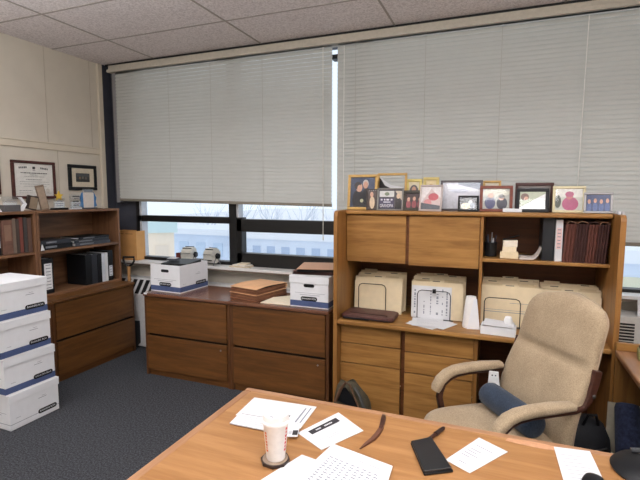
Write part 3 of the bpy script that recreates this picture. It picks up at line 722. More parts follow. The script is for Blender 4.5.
for lab, w_, c, h_ in (('wide faded rust folder with lighter panel in left bookcase', .085, col((104, 72, 58), .7, 0, .2, 20), .28), ('grey brown folder second in left bookcase', .03, col((104, 88, 76), .7), .29), ('dark folder between rust folders in left bookcase', .025, col((64, 52, 46), .7), .285), ('bright red brown folder in left bookcase', .03, col((110, 56, 46), .7), .30), ('dark grey folder beside the red one in left bookcase', .03, col((58, 52, 50), .7), .295), ('last brown folder against bookcase side', .035, col((92, 66, 54), .7), .29)):
    t = thing('document_folder', lab, 'folder', (-3.71 - random.uniform(0, .01), yy, S1 + .002), 90, 'folders standing in the left bookcase')
    MB().box(0, .003, 0, .25, 0, h_).box(w_ - .003, w_, 0, .25, 0, h_).box(0.003, w_ - .003, 0, .003, 0, h_).build('cover', c, t, .001)
    MB().box(.005, w_ - .005, .006, .245, .004, h_ - .012).build('papers', col((176, 160, 140), .8), t)
    if w_ > .08: MB().box(.02, w_ - .012, -.001, 0, .11, .24).build('spine_label', col((126, 96, 78), .7), t)
    yy += w_ + .003

# ================================================================== photos on the hutch
HZ = 1.536
SK, SK2 = (206, 160, 136), (196, 150, 128)
def couple(bgc): return [(ell(.33, .25, .24, .34), (22, 22, 30)), (ell(.68, .28, .26, .36), (30, 32, 40)), (ell(.36, .66, .13, .15), SK), (ell(.3, .72, .14, .13), (30, 24, 22)), (ell(.38, .63, .10, .12), SK), (ell(.62, .78, .12, .14), (190, 186, 182)), (ell(.62, .74, .10, .12), SK2), (ell(.48, .22, .07, .06), (196, 196, 160))]
def group_pic(n, c1=(170, 90, 96)): 
    s = []
    for i in range(n):
        x = (i + .5) / n; s.append((ell(x, .25, .42 / n, .28), c1)); s.append((ell(x, .58 + .05 * (i % 2), .26 / n, .14), SK))
    return s
GP = 'framed photos on top of the hutch'
framed('picture_frame', 'large gold frame with dark portrait of two people, far left', 'picture frame', .232, .272, .021, .016, GOLD, (-1.105, 3.345, HZ), 4, 8, (54, 66, 92), couple(0), GP)
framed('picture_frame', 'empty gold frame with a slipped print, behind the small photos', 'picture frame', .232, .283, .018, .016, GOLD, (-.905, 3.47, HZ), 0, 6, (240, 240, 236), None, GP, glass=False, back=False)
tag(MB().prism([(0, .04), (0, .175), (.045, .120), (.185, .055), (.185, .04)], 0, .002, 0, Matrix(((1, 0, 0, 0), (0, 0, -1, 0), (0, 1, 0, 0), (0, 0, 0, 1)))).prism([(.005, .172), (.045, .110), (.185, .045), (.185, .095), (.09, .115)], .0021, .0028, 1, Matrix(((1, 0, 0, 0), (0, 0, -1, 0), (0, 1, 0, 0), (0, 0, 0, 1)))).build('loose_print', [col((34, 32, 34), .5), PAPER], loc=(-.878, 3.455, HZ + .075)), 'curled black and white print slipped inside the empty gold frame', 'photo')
framed('picture_frame', 'tiny upright photo of a person beside the large gold portrait', 'picture frame', .082, .158, .010, .012, col((52, 40, 36), .4), (-.935, 3.285, HZ), 12, 8, (70, 50, 44), [(ell(.55, .35, .3, .33), (214, 190, 160)), (ell(.5, .78, .2, .14), SK)], GP, stand=False)
coll = [(rect(.05, .66, .62, .92), (206, 208, 206)), (ell(.36, .77, .10, .09), (120, 132, 110)), (rect(.05, .66, .05, .56), (66, 62, 88))]
for k, (u0, u1) in enumerate(((.10, .18), (.24, .30), (.34, .46), (.52, .60))): coll.append((rect(u0, u1, .44, .52), (214, 214, 224)))
coll += [(rect(.22, .52, .33, .39), (200, 200, 214)), (rect(.72, .96, .04, .55), (40, 38, 40)), ([(.70, .92), (.98, .92), (.98, .45)], (196, 184, 166)), (ell(.84, .66, .08, .13), (214, 190, 160))]
cg = framed('picture_frame', 'grey collage frame with small photos and white lettering', 'picture frame', .195, .166, .010, .012, col((128, 126, 122), .35, .5), (-.857, 3.295, HZ), 2, 9, (70, 68, 74), coll, GP)
q = MB(); text_faces(q, 'GRANDPA', .034, T(0, 0, 0, -9) @ T(.072, .0015, .034) @ Matrix(((1, 0, 0, 0), (0, 0, -1, 0), (0, 1, 0, 0), (0, 0, 0, 1))), 0, .62)
q.build('lettering', col((226, 226, 234), .6), cg)
framed('picture_frame', 'dark ornate frame with reddish group photo', 'picture frame', .166, .150, .022, .014, col((66, 62, 54), .5, .2, .4, 90), (-.670, 3.315, HZ), -2, 10, (62, 44, 44), group_pic(3, (150, 70, 76)), GP)
framed('picture_frame', 'pale yellow frame with a child photo, in the back row', 'picture frame', .125, .238, .022, .014, col((214, 196, 118), .5), (-.690, 3.52, HZ), 0, 6, (230, 220, 190), [(ell(.5, .6, .42, .28), (96, 96, 104)), (ell(.5, .68, .2, .13), SK), (ell(.5, .42, .3, .12), (236, 232, 226))], GP)
framed('picture_frame', 'second pale yellow frame, partly behind the pink photo', 'picture frame', .12, .25, .022, .014, col((210, 190, 120), .5), (-.560, 3.53, HZ), 0, 6, (224, 206, 160), [(ell(.5, .7, .3, .16), (204, 170, 110)), (ell(.5, .74, .16, .1), SK)], GP)
framed('picture_frame', 'silver frame with pinkish photo, leaning back', 'picture frame', .162, .190, .012, .014, col((172, 160, 156), .35, .5), (-.545, 3.272, HZ), -6, 12, (210, 190, 188), [([(.02, .3), (.5, .9), (.98, .5), (.98, .98), (.02, .98)], (232, 226, 226)), (ell(.62, .55, .26, .16), (196, 100, 108)), (ell(.35, .3, .2, .16), (204, 140, 140)), ([(.02, .02), (.98, .02), (.98, .18), (.02, .3)], (92, 96, 104))], GP)
framed('picture_frame', 'large dark grey frame with pale cloudy print', 'picture frame', .292, .222, .016, .014, col((88, 80, 84), .4, .2), (-.415, 3.41, HZ), 0, 8, (196, 200, 214), [([(.0, .0), (1, .0), (1, .74), (.42, .92), (.0, .96)], (220, 222, 232)), ([(.42, .92), (1, .72), (1, 1), (.42, 1)], (112, 122, 146)), (ell(.45, .68, .25, .08), (196, 202, 218))], GP)
framed('picture_frame', 'small black frame in front of the large cloudy print', 'picture frame', .138, .112, .014, .012, BLKV, (-.278, 3.292, HZ), 2, 10, (60, 58, 60), [(ell(.35, .3, .28, .26), (226, 214, 190)), (ell(.62, .62, .12, .2), (208, 210, 212)), (ell(.75, .35, .16, .25), (150, 160, 170))], GP)
framed('picture_frame', 'mahogany frame with photo of two people outdoors', 'picture frame', .212, .180, .020, .016, wood('red_mahogany', (104, 46, 30), (134, 66, 42), 'x', .35), (-.137, 3.335, HZ), 2, 9, (176, 178, 172), [(ell(.5, .8, .5, .2), (206, 206, 190)), (ell(.28, .3, .2, .3), (66, 70, 110)), (ell(.3, .66, .1, .13), SK), (ell(.72, .28, .2, .3), (52, 56, 70)), (ell(.7, .56, .1, .13), SK), (ell(.7, .62, .11, .1), (48, 40, 36))], GP)
framed('picture_frame', 'gold frame almost hidden behind the mahogany frame', 'picture frame', .122, .218, .016, .012, GOLD, (-.125, 3.49, HZ), 0, 5, (220, 210, 190), [(ell(.5, .5, .3, .3), (180, 160, 140))], GP)
framed('picture_frame', 'large dark mahogany frame behind the black tilted one', 'picture frame', .240, .200, .020, .016, MAHO, (.090, 3.43, HZ), 0, 6, (120, 110, 108), [(rect(.1, .9, .1, .9), (150, 150, 152))], GP)
framed('picture_frame', 'black frame with print half covered by painted white glare', 'picture frame', .200, .162, .022, .014, BLKV, (.095, 3.345, HZ), -3, 10, (180, 190, 168), [(ell(.2, .7, .16, .2), (112, 84, 70)), ([(.0, .0), (1, .0), (1, .9), (.0, .08)], (238, 240, 242)), (ell(.25, .62, .08, .1), SK)], GP)  # white diagonal is glass glare put into the print's colour
framed('picture_frame', 'cream gold frame with photo of a person in pink', 'picture frame', .192, .176, .017, .014, col((206, 196, 160), .4, .2), (.316, 3.36, HZ), -3, 9, (196, 200, 190), [(rect(0, 1, .6, 1), (222, 222, 216)), (ell(.1, .4, .12, .3), (60, 70, 60)), (ell(.55, .3, .3, .32), (170, 84, 120)), (ell(.52, .66, .13, .17), (188, 116, 122)), (ell(.52, .74, .16, .13), (178, 90, 124))], GP)
framed('picture_frame', 'silver frame with bluish group photo, far right end', 'picture frame', .160, .136, .015, .014, col((150, 148, 148), .35, .5), (.492, 3.322, HZ), -6, 12, (70, 84, 120), group_pic(4, (90, 110, 160)), GP)
tag(MB().rings([[(-.058, -.012, .001), (.058, -.014, .001), (.058, .0, .022), (-.058, .0, .026)], [(-.058, -.010, .0), (.058, -.012, .0), (.058, .004, .021), (-.058, .004, .025)]], smooth=False).build('place_card', PAPER, loc=(.072, 3.275, HZ + .001)), 'small white card lying at the foot of the mahogany frame', 'card')
tag(MB().box(0, .10, 0, .10, 0, .06).box(.02, .08, .02, .08, .06, .075).build('small_case', BLKV, None, .004, loc=(.52, 3.50, HZ)), 'small black case at the right end behind the last photo', 'case')
tag(MB().box(0, .012, 0, .08, 0, .018).box(.02, .03, 0, .08, 0, .016).build('clip_strip', PAPER, loc=(.648, 3.14, 1.537)), 'small white clip on the right hutch panel top', 'clip')

# ================================================================== open compartment of the hutch (shelf top z 1.22)
SZ = 1.2205
t = thing('pencil_cup', 'black pencil cup with pens on the hutch shelf', 'cup', (-.055, 3.40, SZ))
MB().lathe([(.04, 0), (.043, .10), (.040, .10), (.037, .006)], 20).build('cup', BLKV, t)
for i, (a, c, L_) in enumerate(((.3, (30, 34, 60), .15), (1.4, (150, 152, 156), .165), (2.6, (20, 20, 24), .14), (4.1, (70, 74, 90), .155), (5.2, (206, 206, 210), .13))):
    MB().cyl((.012 * math.cos(a), .012 * math.sin(a), .01), (.036 * math.cos(a), .036 * math.sin(a), L_), .004, n=8).build('pen', col(c, .4), t)
tag(MB().box(0, .115, 0, .08, 0, .042).build('note_block', MANILA, None, .002, loc=(.008, 3.31, SZ)), 'wide cream note block, lowest of the small pile on hutch shelf', 'note block', 'note blocks on the hutch shelf')
tag(MB().box(0, .088, 0, .08, 0, .036).build('note_block', col((232, 216, 186), .8), None, .002, loc=(.022, 3.32, SZ + .0425)), 'cream note block in the middle of the small pile on hutch shelf', 'note block', 'note blocks on the hutch shelf')
tag(MB().box(0, .09, 0, .08, 0, .044).build('note_block', col((240, 230, 212), .8), None, .002, loc=(.026, 3.32, SZ + .079), rz=R(2)), 'pale note block, topmost of the small pile on hutch shelf', 'note block', 'note blocks on the hutch shelf')
tag(MB().rings([[(0, -.006 + .002, .0), (.105, .03, .028), (.105, .036, .031), (0, .0, .004)], [(0, .07, .0), (.105, .085, .03), (.105, .09, .033), (0, .076, .004)]], smooth=False).build('eyeglasses_case', BLKV, loc=(.022, 3.315, SZ + .1235)), 'thin black folded case on the topmost note block', 'case')
rs = []
for i in range(13):
    u = i / 12; x = .13 * u; z = .003 + .075 * max(0, (u - .55) / .45) ** 2.2
    rs.append([(x, 0, z), (x, .16, z), (x, .16, z + .012 * (1 - .5 * u)), (x, 0, z + .012 * (1 - .5 * u))])
tag(MB().rings(rs).build('curled_booklet', col((214, 204, 196), .7), loc=(.13, 3.28, SZ)), 'pale booklet curling up against the black binder', 'booklet')
binder('tall black binder standing on the hutch shelf', .072, .26, .285, (.262, 3.30, SZ), 0, col((26, 30, 36), .4), (), 'binders on the hutch shelf')
binder('white binder with pink lettering standing next to black one', .042, .26, .272, (.338, 3.29, SZ), 0, PAPER, ((.3, .8, (224, 190, 186)),), 'binders on the hutch shelf')
def upright_wallet(label, w_, h_, loc, n, flap):
    t = thing('expanding_file', label, 'folder', loc, 0, 'expanding files on the hutch shelf')
    b = MB(); p = w_ / n
    for i in range(n):
        lean = .014
        M = Matrix.Shear('XY', 4, (0, 0)); 
        b.add([(i * p, .002, 0), (i * p + p * .5, -.010, 0), (i * p + p, .002, 0), (i * p + p, .25, 0), (i * p, .25, 0),
               (i * p + lean, .002, h_), (i * p + p * .5 + lean, -.010, h_), (i * p + p + lean, .002, h_), (i * p + p + lean, .25, h_), (i * p + lean, .25, h_)],
              [(4, 3, 2, 1, 0), (5, 6, 7, 8, 9), (0, 1, 6, 5), (1, 2, 7, 6), (2, 3, 8, 7), (3, 4, 9, 8), (4, 0, 5, 9)], 0)
    b.build('pleats', [RUST if n % 2 else RUSTD], t)
    if flap:
        rs = []
        for i in range(7):
            a = PI * i / 6; r_ = w_ * .42
            x = w_ / 2 + .014 - r_ * math.cos(a); z = h_ + .001 + .016 * math.sin(a)
            rs.append([(x, -.008, z), (x, .24, z), (x, .24, z + .002), (x, -.008, z + .002)])
        MB().rings(rs, smooth=False).build('flap', flap, t)
    return t
xx = .3815
for lab, w_, h_, n, fl in (('rust expanding file with tan flap beside the white binder', .058, .245, 3, col((214, 168, 140), .6)), ('brown expanding file with light curved flap, second in row', .068, .247, 4, col((206, 158, 124), .6)), ('dark rust expanding file, third in row on hutch shelf', .052, .245, 3, col((110, 80, 74), .6)), ('brown expanding file with tan flap at the right panel', .061, .245, 4, col((200, 150, 118), .6))):
    upright_wallet(lab, w_, h_, (xx, 3.275, SZ), n, fl); xx += w_ + .0015

# ================================================================== folders on the credenza top (z .74)
KZ = .7405
def bookend(label, x0, x1, y, h_):
    t = thing('wire_bookend', label, 'bookend', (x0, y, KZ), 0, 'wire bookends on the credenza'); w_ = x1 - x0; c = .03
    MB().tube([(0, 0, .004), (0, 0, h_ - c), (c * .3, 0, h_ - c * .3), (c, 0, h_), (w_ - c, 0, h_), (w_ - c * .3, 0, h_ - c * .3), (w_, 0, h_ - c), (w_, 0, .004)], .0032, 8).build('wire_arch', BLKV, t)
    MB().box(-.02, w_ + .02, -.002, .14, 0, .002).build('base_plate', BLKV, t)
bookend('black wire bookend in front of the plain folders, left bay', -1.005, -.79, 3.352, .225)
bookend('black wire bookend with clip in front of printed sheet, middle bay', -.545, -.31, 3.32, .215)
bookend('black wire bookend in front of folders behind the white box', -.08, .15, 3.30, .205)
tag(MB().box(-.012, .012, -.006, .006, 0, .03).build('binder_clip', BLKV, loc=(-.425, 3.322, KZ + .198)), 'black binder clip on the middle wire bookend', 'clip')
def folders(x0, x1, y0, n, h_, words, front_print=False, dy=.021, dark=False):
    for i in range(n):
        ww = x1 - x0; ox = random.uniform(-.012, .012) if i else 0; hh = h_ + (random.uniform(.0, .012) + .006 * i if i else -.012)
        lab = words(i)
        t = thing('manila_folder', lab, 'folder', (x0 + ox, y0 + i * dy + (.028 if i > 1 else 0), KZ + .003), random.uniform(-.4, .4), words(-1)); M = T(0, 0, 0, -3.5 + (1.0 * i / n))
        k = i % 3; tx = ww * (.08 + .28 * k)
        c = MANILA if i % 4 != 2 else col((208, 188, 152), .75)
        b = MB(); b.box(0, ww, 0, .0016, 0, hh - .014, 0, M); b.box(0, ww, .0065, .0081, 0, hh - .012, 0, M); b.box(0, ww, 0.0016, .0065, 0, .002, 0, M)
        b.box(tx, tx + ww * .28, .0065, .0081, hh - .012, hh, 0, M); b.build('cover', c, t)
        q = MB(); q.box(.006, ww - .006, .0022, .006, .004, hh - random.uniform(.016, .026), 0, M); q.build('papers', PAPER, t)
        if i and i % 2: MB().box(tx + .02, tx + ww * .2, .0058, .0064, hh - .009, hh - .004, 0, M).build('tab_label', DINK, t)
        if i == 0 and front_print == 'sheet':
            q = MB(); q.box(.0, ww * .78, -.0022, -.0006, .0, hh - .012, 0, M)
            for cxx, cw in ((.05, .03), (.11, .012), (.24, .02), (.37, .02), (.49, .04), (.6, .02), (.68, .03)):
                z = .03
                while z < hh - .04:
                    l = random.uniform(.006, .022)
                    if random.random() < .75: q.box(ww * cxx, ww * (cxx + cw), -.0026, -.0022, z, z + l, 1, M)
                    z += l + random.uniform(.004, .012)
            q.build('printed_sheet', [PAPER, INK], t)
        if i == 0 and front_print == 'lines':
            q = MB(); q.box(ww * .06, ww * .92, -.0008, -.0002, hh * .36, hh * .375, 0, M); q.box(ww * .06, ww * .92, -.0008, -.0002, hh * .42, hh * .428, 0, M); q.box(ww * .5, ww * .9, -.0008, -.0002, hh * .62, hh * .63, 0, M)
            q.build('ruled_print', INK, t)
        if i == 0 and front_print == 'box':
            q = MB(); ring(q, ww * .55, hh * .5, .003, .0006, M @ T(ww * .22, -.0008, hh * .2)); q.build('ruled_print', INK, t)
ords = ['front', 'second', 'third', 'fourth', 'fifth', 'sixth', 'seventh', 'eighth', 'ninth']
def worder(bay, face): return lambda i: ('manila folders in the %s' % bay) if i < 0 else ('%s manila folder from the front, %s%s' % (ords[i], bay, face if i == 0 else ''))
folders(-1.045, -.672, 3.37, 7, .262, worder('left bay', ', plain face'))
folders(-.592, -.225, 3.345, 8, .262, worder('middle bay', ', printed sheet on it'), 'sheet')
folders(-.105, .272, 3.345, 8, .270, worder('third bay behind the white box', ', ruled face'), 'lines')
folders(.283, .635, 3.36, 7, .262, worder('right bay behind the chair', ' with ruled box'), 'box')
# leather portfolio
t = thing('leather_portfolio', 'dark brown zipped leather portfolio lying on the credenza at left', 'portfolio', (-1.07, 3.115, KZ), -2)
poly = [(.0, .02), (.03, .0), (.355, .0), (.39, .03), (.385, .205), (.35, .23), (.03, .235), (.0, .21)]
MB().prism(poly, .002, .036).build('case', col((84, 52, 48), .5, 0, .15, 30, .3), t, .009, 3)
MB().prism([(.05, .06), (.34, .05), (.34, .06), (.05, .07)], .0362, .040).build('handle_fold', col((48, 26, 26), .5), t, .001)
MB().box(.02, .37, -.004, .002, .011, .016).box(.02, .22, -.012, -.004, .006, .018).build('zip', BLKV, t, .002)
def sheet(name, label, pts, z, lines=(), group=None, c=PAPER, th=.0016, bars=(), cat='paper', mark=INK):
    """sheet with corners pts (world x,y) going bl, br, tr, tl; lines in uv"""
    P = [Vector((p[0], p[1], 0)) for p in pts]; o = P[0].copy()
    mb = MB(); mb.prism([(p.x - o.x, p.y - o.y) for p in P], 0, th)
    def uv(u, v): 
        a = P[0].lerp(P[1], u); b = P[3].lerp(P[2], u); q = a.lerp(b, v) - o; return (q.x, q.y)
    for u0, u1, v0, v1, mi in lines: mb.flat([uv(u0, v0), uv(u1, v0), uv(u1, v1), uv(u0, v1)], th + .0003 + .0001 * mi, mi)
    return tag(mb.build(name, [c, mark, DINK, PAPER], loc=(o.x, o.y, z)), label, cat, group)
def body_lines(u0, u1, v0, v1, n, mi=1, h=.012, ragged=True):
    out = []
    for i in range(n):
        v = v1 - (v1 - v0) * i / max(1, n - 1); out.append((u0, u0 + (u1 - u0) * (random.uniform(.55, 1) if ragged else 1), v, v + h, mi))
    return out
G = 'loose papers on the credenza'
sheet('paper_sheet', 'white sheet lying lowest of the loose papers before the bookend', [(-.60, 3.16), (-.40, 3.07), (-.28, 3.30), (-.47, 3.39)], KZ, (), G)
sheet('paper_sheet', 'white sheet in the middle of the loose papers before the bookend', [(-.585, 3.20), (-.33, 3.09), (-.25, 3.26), (-.50, 3.36)], KZ + .003, (), G)
sheet('paper_sheet', 'white sheet topmost of the loose papers before the bookend', [(-.545, 3.10), (-.34, 3.13), (-.36, 3.37), (-.575, 3.31)], KZ + .006, body_lines(.15, .85, .3, .8, 6, h=.008), G)
t = thing('tissue_roll', 'white cone of wrapped paper towel standing on the credenza', 'paper roll', (-.165, 3.235, KZ), 12)
MB().lathe([(.052, 0), (.054, .01), (.044, .12), (.033, .215), (.018, .216), (.016, .19)], 24).build('roll', col((236, 234, 232), .85, 0, .03, 30, .3), t)
MB().prism([(-.03, .0), (.055, .0), (.03, .21), (.01, .21)], -.0535, -.052, 0, Matrix(((1, 0, 0, 0), (0, 0, -1, 0), (0, 1, 0, 0), (0, 0, 0, 1))).inverted() if False else T(0, .0, 0) @ Matrix(((1, 0, 0, 0), (0, 0, 1, 0), (0, 1, 0, 0), (0, 0, 0, 1)))).build('loose_end', WHITE, t)
t = thing('tissue_box', 'low white box with a tissue on top, on the credenza', 'box', (-.095, 3.10, KZ), -4)
MB().box(0, .215, 0, .12, 0, .055).build('box', WHITE, t, .003)
MB().rings([[(.01, .0, .057), (.205, .005, .057), (.205, .1, .057), (.01, .11, .057)], [(.02, -.01, .066), (.19, .0, .062), (.2, .1, .075), (.02, .11, .08)]], smooth=True).build('papers', PAPER, t)
MB().lathe([(.026, .0), (.028, .02), (.02, .045), (.005, .05)], 10, M=T(.165, .075, .07, 6)).build('tissue', col((246, 246, 246), .9), t, 0)

# ================================================================== things on the front desk (top z .7505)
DZ = .7512
G = 'papers on the front desk'
sheet('paper_sheet', 'large white printed sheet at the far left of the desk', [(-.975, 1.525), (-.685, 1.525), (-.695, 1.715), (-.985, 1.695)], DZ, body_lines(.35, .9, .2, .55, 5, h=.006) + [(.86, .885, .15, .85, 1), (.93, .95, .2, .9, 1), (.72, .745, .3, .42, 2), (.4, .62, .62, .63, 1)], G)
sheet('folded_letter', 'folded white letter in front of the far left sheet, behind the cup', [(-.955, 1.450), (-.715, 1.455), (-.705, 1.550), (-.962, 1.535)], DZ + .004, body_lines(.1, .8, .25, .75, 4, h=.02) + [(.04, .55, .955, .985, 2)], G, th=.004)
sheet('business_card', 'small white card with black barcode beside the cup lid', [(-.70, 1.436), (-.664, 1.450), (-.690, 1.535), (-.728, 1.522)], DZ + .010, [(.45, .95, .12, .5, 2)] + [(.1, .35, v, v + .03, 1) for v in (.2, .3, .4)], G, cat='card')
bar = [(.12, .90, .56, .82, 2)]
for i in range(6):
    bar.append((.25 + i * .045, .285 + i * .045, .66, .72, 3))
for i in range(4): bar.append((.62 + i * .05, .66 + i * .05, .66, .72, 3))
sheet('paper_sheet', 'white booklet sheet with black title bar, centre of desk', [(-.680, 1.492), (-.560, 1.418), (-.457, 1.600), (-.592, 1.700)][0:0] or [(-.682, 1.492), (-.592, 1.702), (-.455, 1.600), (-.556, 1.418)][::1], DZ, [(.16, .84, .14, .33, 2)] + [(.30 + i * .03, .322 + i * .03, .21, .26, 3) for i in range(4)] + [(.50 + i * .032, .524 + i * .032, .21, .26, 3) for i in range(6)] + [(.1, .9, .55, .557, 1), (.12, .6, .64, .65, 1), (.12, .7, .71, .72, 1), (.1, .95, .85, .857, 1)], G)
tab = []
for i in range(9):
    for j in range(12): tab.append((.12 + i * .085, .12 + i * .085 + random.uniform(.03, .06), .70 - j * .055, .70 - j * .055 + .018, 1))
sheet('paper_sheet', 'large white sheet with printed table at the front edge of desk', [(-.575, 1.215), (-.285, 1.14), (-.300, 1.412), (-.530, 1.466)], DZ + .003, [(.08, .95, .88, .885, 1), (.08, .95, .80, .805, 1), (.5, .9, .84, .848, 1)] + tab, G)
sheet('paper_sheet', 'white sheet under the table sheet, sticking out to the left', [(-.675, 1.18), (-.42, 1.12), (-.40, 1.33), (-.608, 1.365)], DZ, (), G)
sheet('paper_sheet', 'white receipt sheet right of the black wallet', [(-.142, 1.519), (-.060, 1.472), (.056, 1.650), (-.042, 1.712)], DZ, body_lines(.15, .7, .35, .6, 4, h=.015) + [(.2, .8, .75, .765, 1), (.3, .6, .15, .165, 1)], G)
sheet('paper_sheet', 'long white sheet at the right end of the desk', [(.222, 1.42), (.345, 1.44), (.325, 1.762), (.210, 1.747)], DZ, body_lines(.12, .8, .3, .85, 9, h=.006), G)
# cup on its coaster
t = thing('coaster', 'dark octagonal coaster under the paper cup', 'coaster', (-.678, 1.300, DZ))
MB().prism(ell(0, 0, .050, .050, 8, .3), 0, .010).prism(ell(0, 0, .043, .043, 24), .010, .0115, 1).build('disc', [col((48, 34, 30), .35), col((150, 132, 116), .5)], t, .003)
MB()
t = thing('coffee_cup', 'white paper coffee cup with lid and orange print on coaster', 'cup', (-.676, 1.302, DZ + .0118), 0)
MB().lathe([(.030, 0), (.0315, .003), (.043, .126), (.045, .129), (.043, .132), (.040, .129)], 32).build('cup', col((240, 236, 232), .5, name='paper_cup'), t)
MB().lathe([(.044, .127), (.0475, .129), (.0475, .136), (.044, .139), (.0415, .158), (.0385, .160), (.035, .155), (.0, .155)], 32, caps=False).build('lid', col((246, 245, 244), .35, name='cup_lid'), t)
MB().box(-.006, .006, -.031, -.025, .1552, .157, 0).build('sip_hole', INK, t)
def cupmark(ang_, zs, c, name):
    b = MB()
    for i, (z0, z1, w_) in enumerate(zs):
        r_ = .0315 + (.043 - .0315) * (z0 - .003) / .123 + .0006; r_1 = .0315 + (.043 - .0315) * (z1 - .003) / .123 + .0006
        n_ = 4; rs_ = []
        for k in range(n_ + 1):
            a = R(ang_) + (k / n_ - .5) * w_ / r_
            rs_.append([(r_ * math.cos(a) * (1 + (.003 if 0 else 0)), r_ * math.sin(a), z0), (r_1 * math.cos(a), r_1 * math.sin(a), z1)])
        vs = [p for q in rs_ for p in q]
        b.add(vs, [(2 * k, 2 * k + 2, 2 * k + 3, 2 * k + 1) for k in range(n_)])
    b.build(name, col(c, .5), t)
cupmark(-118, [(.034 + i * .0105, .042 + i * .0105, .010 - .003 * (i % 3 == 1)) for i in range(7)], (224, 130, 84), 'orange_print')
cupmark(-6, [(.034 + i * .0125, .043 + i * .0125, .010 - .003 * (i % 2)) for i in range(7)], (214, 92, 96), 'pink_print')
# letter opener
t = thing('letter_opener', 'brown wooden letter opener lying across the desk', 'letter opener', (-.41, 1.60, DZ))
rs = []
for x, y, w_, h_ in ((-.022, -.125, .0015, .003), (-.010, -.09, .007, .006), (.004, -.05, .010, .007), (.011, -.01, .0105, .008), (.014, .03, .0095, .008), (.010, .07, .0095, .008), (.006, .10, .0105, .009), (.0, .142, .009, .008), (-.002, .148, .004, .006)):
    rs.append([(x - w_, y, .0), (x + w_, y, .0), (x + w_ * .8, y, h_), (x - w_ * .8, y, h_)])
MB().rings(rs[4:], smooth=True).build('grip', DWOOD, t); MB().rings(rs[:5], smooth=True).build('blade', col((98, 62, 46), .45), t)
# wallet and pen
t = thing('black_wallet', 'long black leather wallet lying on the desk', 'wallet', (-.196, 1.402, DZ), 0)
pl = [(.0, .0), (.086, .055), (-.008, .230), (-.075, .172)]
MB().prism(pl, .0, .008).build('cover', BLKV, t, .003); MB().prism([(p[0] * .96 - .001, p[1] * .97 + .002) for p in pl], .0085, .017).build('flap', col((28, 28, 30), .3, 0, .15, 30), t, .004, 3)
t = thing('dark_pen', 'short dark brown pen above the black wallet', 'pen', (-.195, 1.66, DZ + .009))
MB().cyl((-.03, -.075, 0), (.0, .0, 0), .006, .007, 12).build('barrel', DWOOD, t); MB().cyl((.001, .003, 0), (.022, .056, 0), .0088, .0075, 12).lathe([(.0075, 0), (.005, .008)], 12, M=T(.022, .056, 0, -90, 0, -22)).build('cap', col((44, 28, 26), .35), t)
# black items at the right
t = thing('computer_mouse', 'small black mouse at the front right of the desk', 'mouse', (.300, 1.555, DZ), -20)
rs = []
for i in range(9):
    u = i / 8; a = u * PI; r_ = .028 * math.sin(a) ** .6 + .001; y = -.05 * math.cos(a)
    rs.append([(r_ * math.cos(2 * PI * j / 14), y, max(0, .03 * math.sin(a) ** .7 * .8 * (.5 + .5 * math.sin(2 * PI * j / 14)))) for j in range(14)])
MB().rings(rs).build('body', BLKV, t)
t = thing('desk_phone', 'black rounded speakerphone at the right edge of the desk', 'phone', (.49, 1.690, DZ), 0)
MB().lathe([(.113, 0), (.118, .008), (.105, .022), (.078, .034), (.03, .04), (.0, .04)], 32, caps=False).build('body', BLKV, t)
MB().tube([(-.05, .05, .043), (.0, .058, .048), (.05, .05, .043)], .008, 8).build('handle', col((60, 62, 66), .3), t)
MB().prism(ell(0, 0, .03, .03, 20), .0405, .043).build('dial', col((40, 42, 46), .3), t)

# ================================================================== the armchair (local +x faces the sitter's front)
t = thing('office_chair', 'tan upholstered swivel armchair with dark wooden arms behind the desk', 'chair', (.06, 2.46, 0), 215)
def sel(hw, hd, n=28, p=3.0):
    out = []
    for j in range(n):
        a = 2 * PI * j / n; c, s_ = math.cos(a), math.sin(a)
        out.append((hd * (abs(c) ** (2 / p)) * (1 if c >= 0 else -1), hw * (abs(s_) ** (2 / p)) * (1 if s_ >= 0 else -1)))
    return out
# seat: stacked superellipse outlines
rs = []
for z, k in ((.345, .86), (.352, .95), (.375, 1.0), (.425, 1.0), (.452, .97), (.466, .88), (.472, .70), (.474, .35)):
    o_ = sel(.268 * k, .295 * k, 36, 3.2); rs.append([(.112 + x, y, z - (.028 * max(0, (x - .14) / .14) ** 2 if z > .4 else 0)) for x, y in o_])
MB().rings(rs).build('seat', TAN, t, angle=180)
# back: cross sections along a reclined spine
rs = []; N = 30
for i in range(N + 1):
    u = i / N; z = .39 + u * .745
    xb = -.185 - .155 * u - .05 * (u ** 2) + .03 * math.sin(PI * min(1, u * 1.7)) * (1 if u < .6 else 1)
    hw = .262 + .012 * math.sin(PI * u / .8) if u < .80 else .262 * max(.0, 1 - ((u - .80) / .203) ** 2.9) ** .5
    if u < .06: hw *= .80 + .2 * (u / .06) ** .5
    seam_ = math.exp(-((u - .60) / .018) ** 2)
    th = .052 + .012 * math.sin(PI * min(1, max(0, (u - .60) / .4))) + (.010 * math.sin(PI * u / .60) if u < .6 else 0)
    if u > .9: th *= max(.3, (1 - ((u - .9) / .105) ** 2)) ** .5
    if u < .05: th *= .6 + .4 * (u / .05) ** .5
    ring_ = []
    for (a, b_) in sel(hw, 1.0, 36, 2.8):
        front = a > 0
        edge = abs(b_) / max(hw, .001)
        dx = a * th
        if front: dx -= seam_ * .022 * (1 - edge ** 6) ; dx += -.03 * (0) + .016 * edge ** 2
        else: dx += .020 * edge ** 2
        ring_.append((xb + dx, b_, z + (-.022 * (1 - (b_ / .26) ** 2) if False else .0)))
    rs.append(ring_)
MB().rings(rs).build('backrest', TAN, t, angle=180)
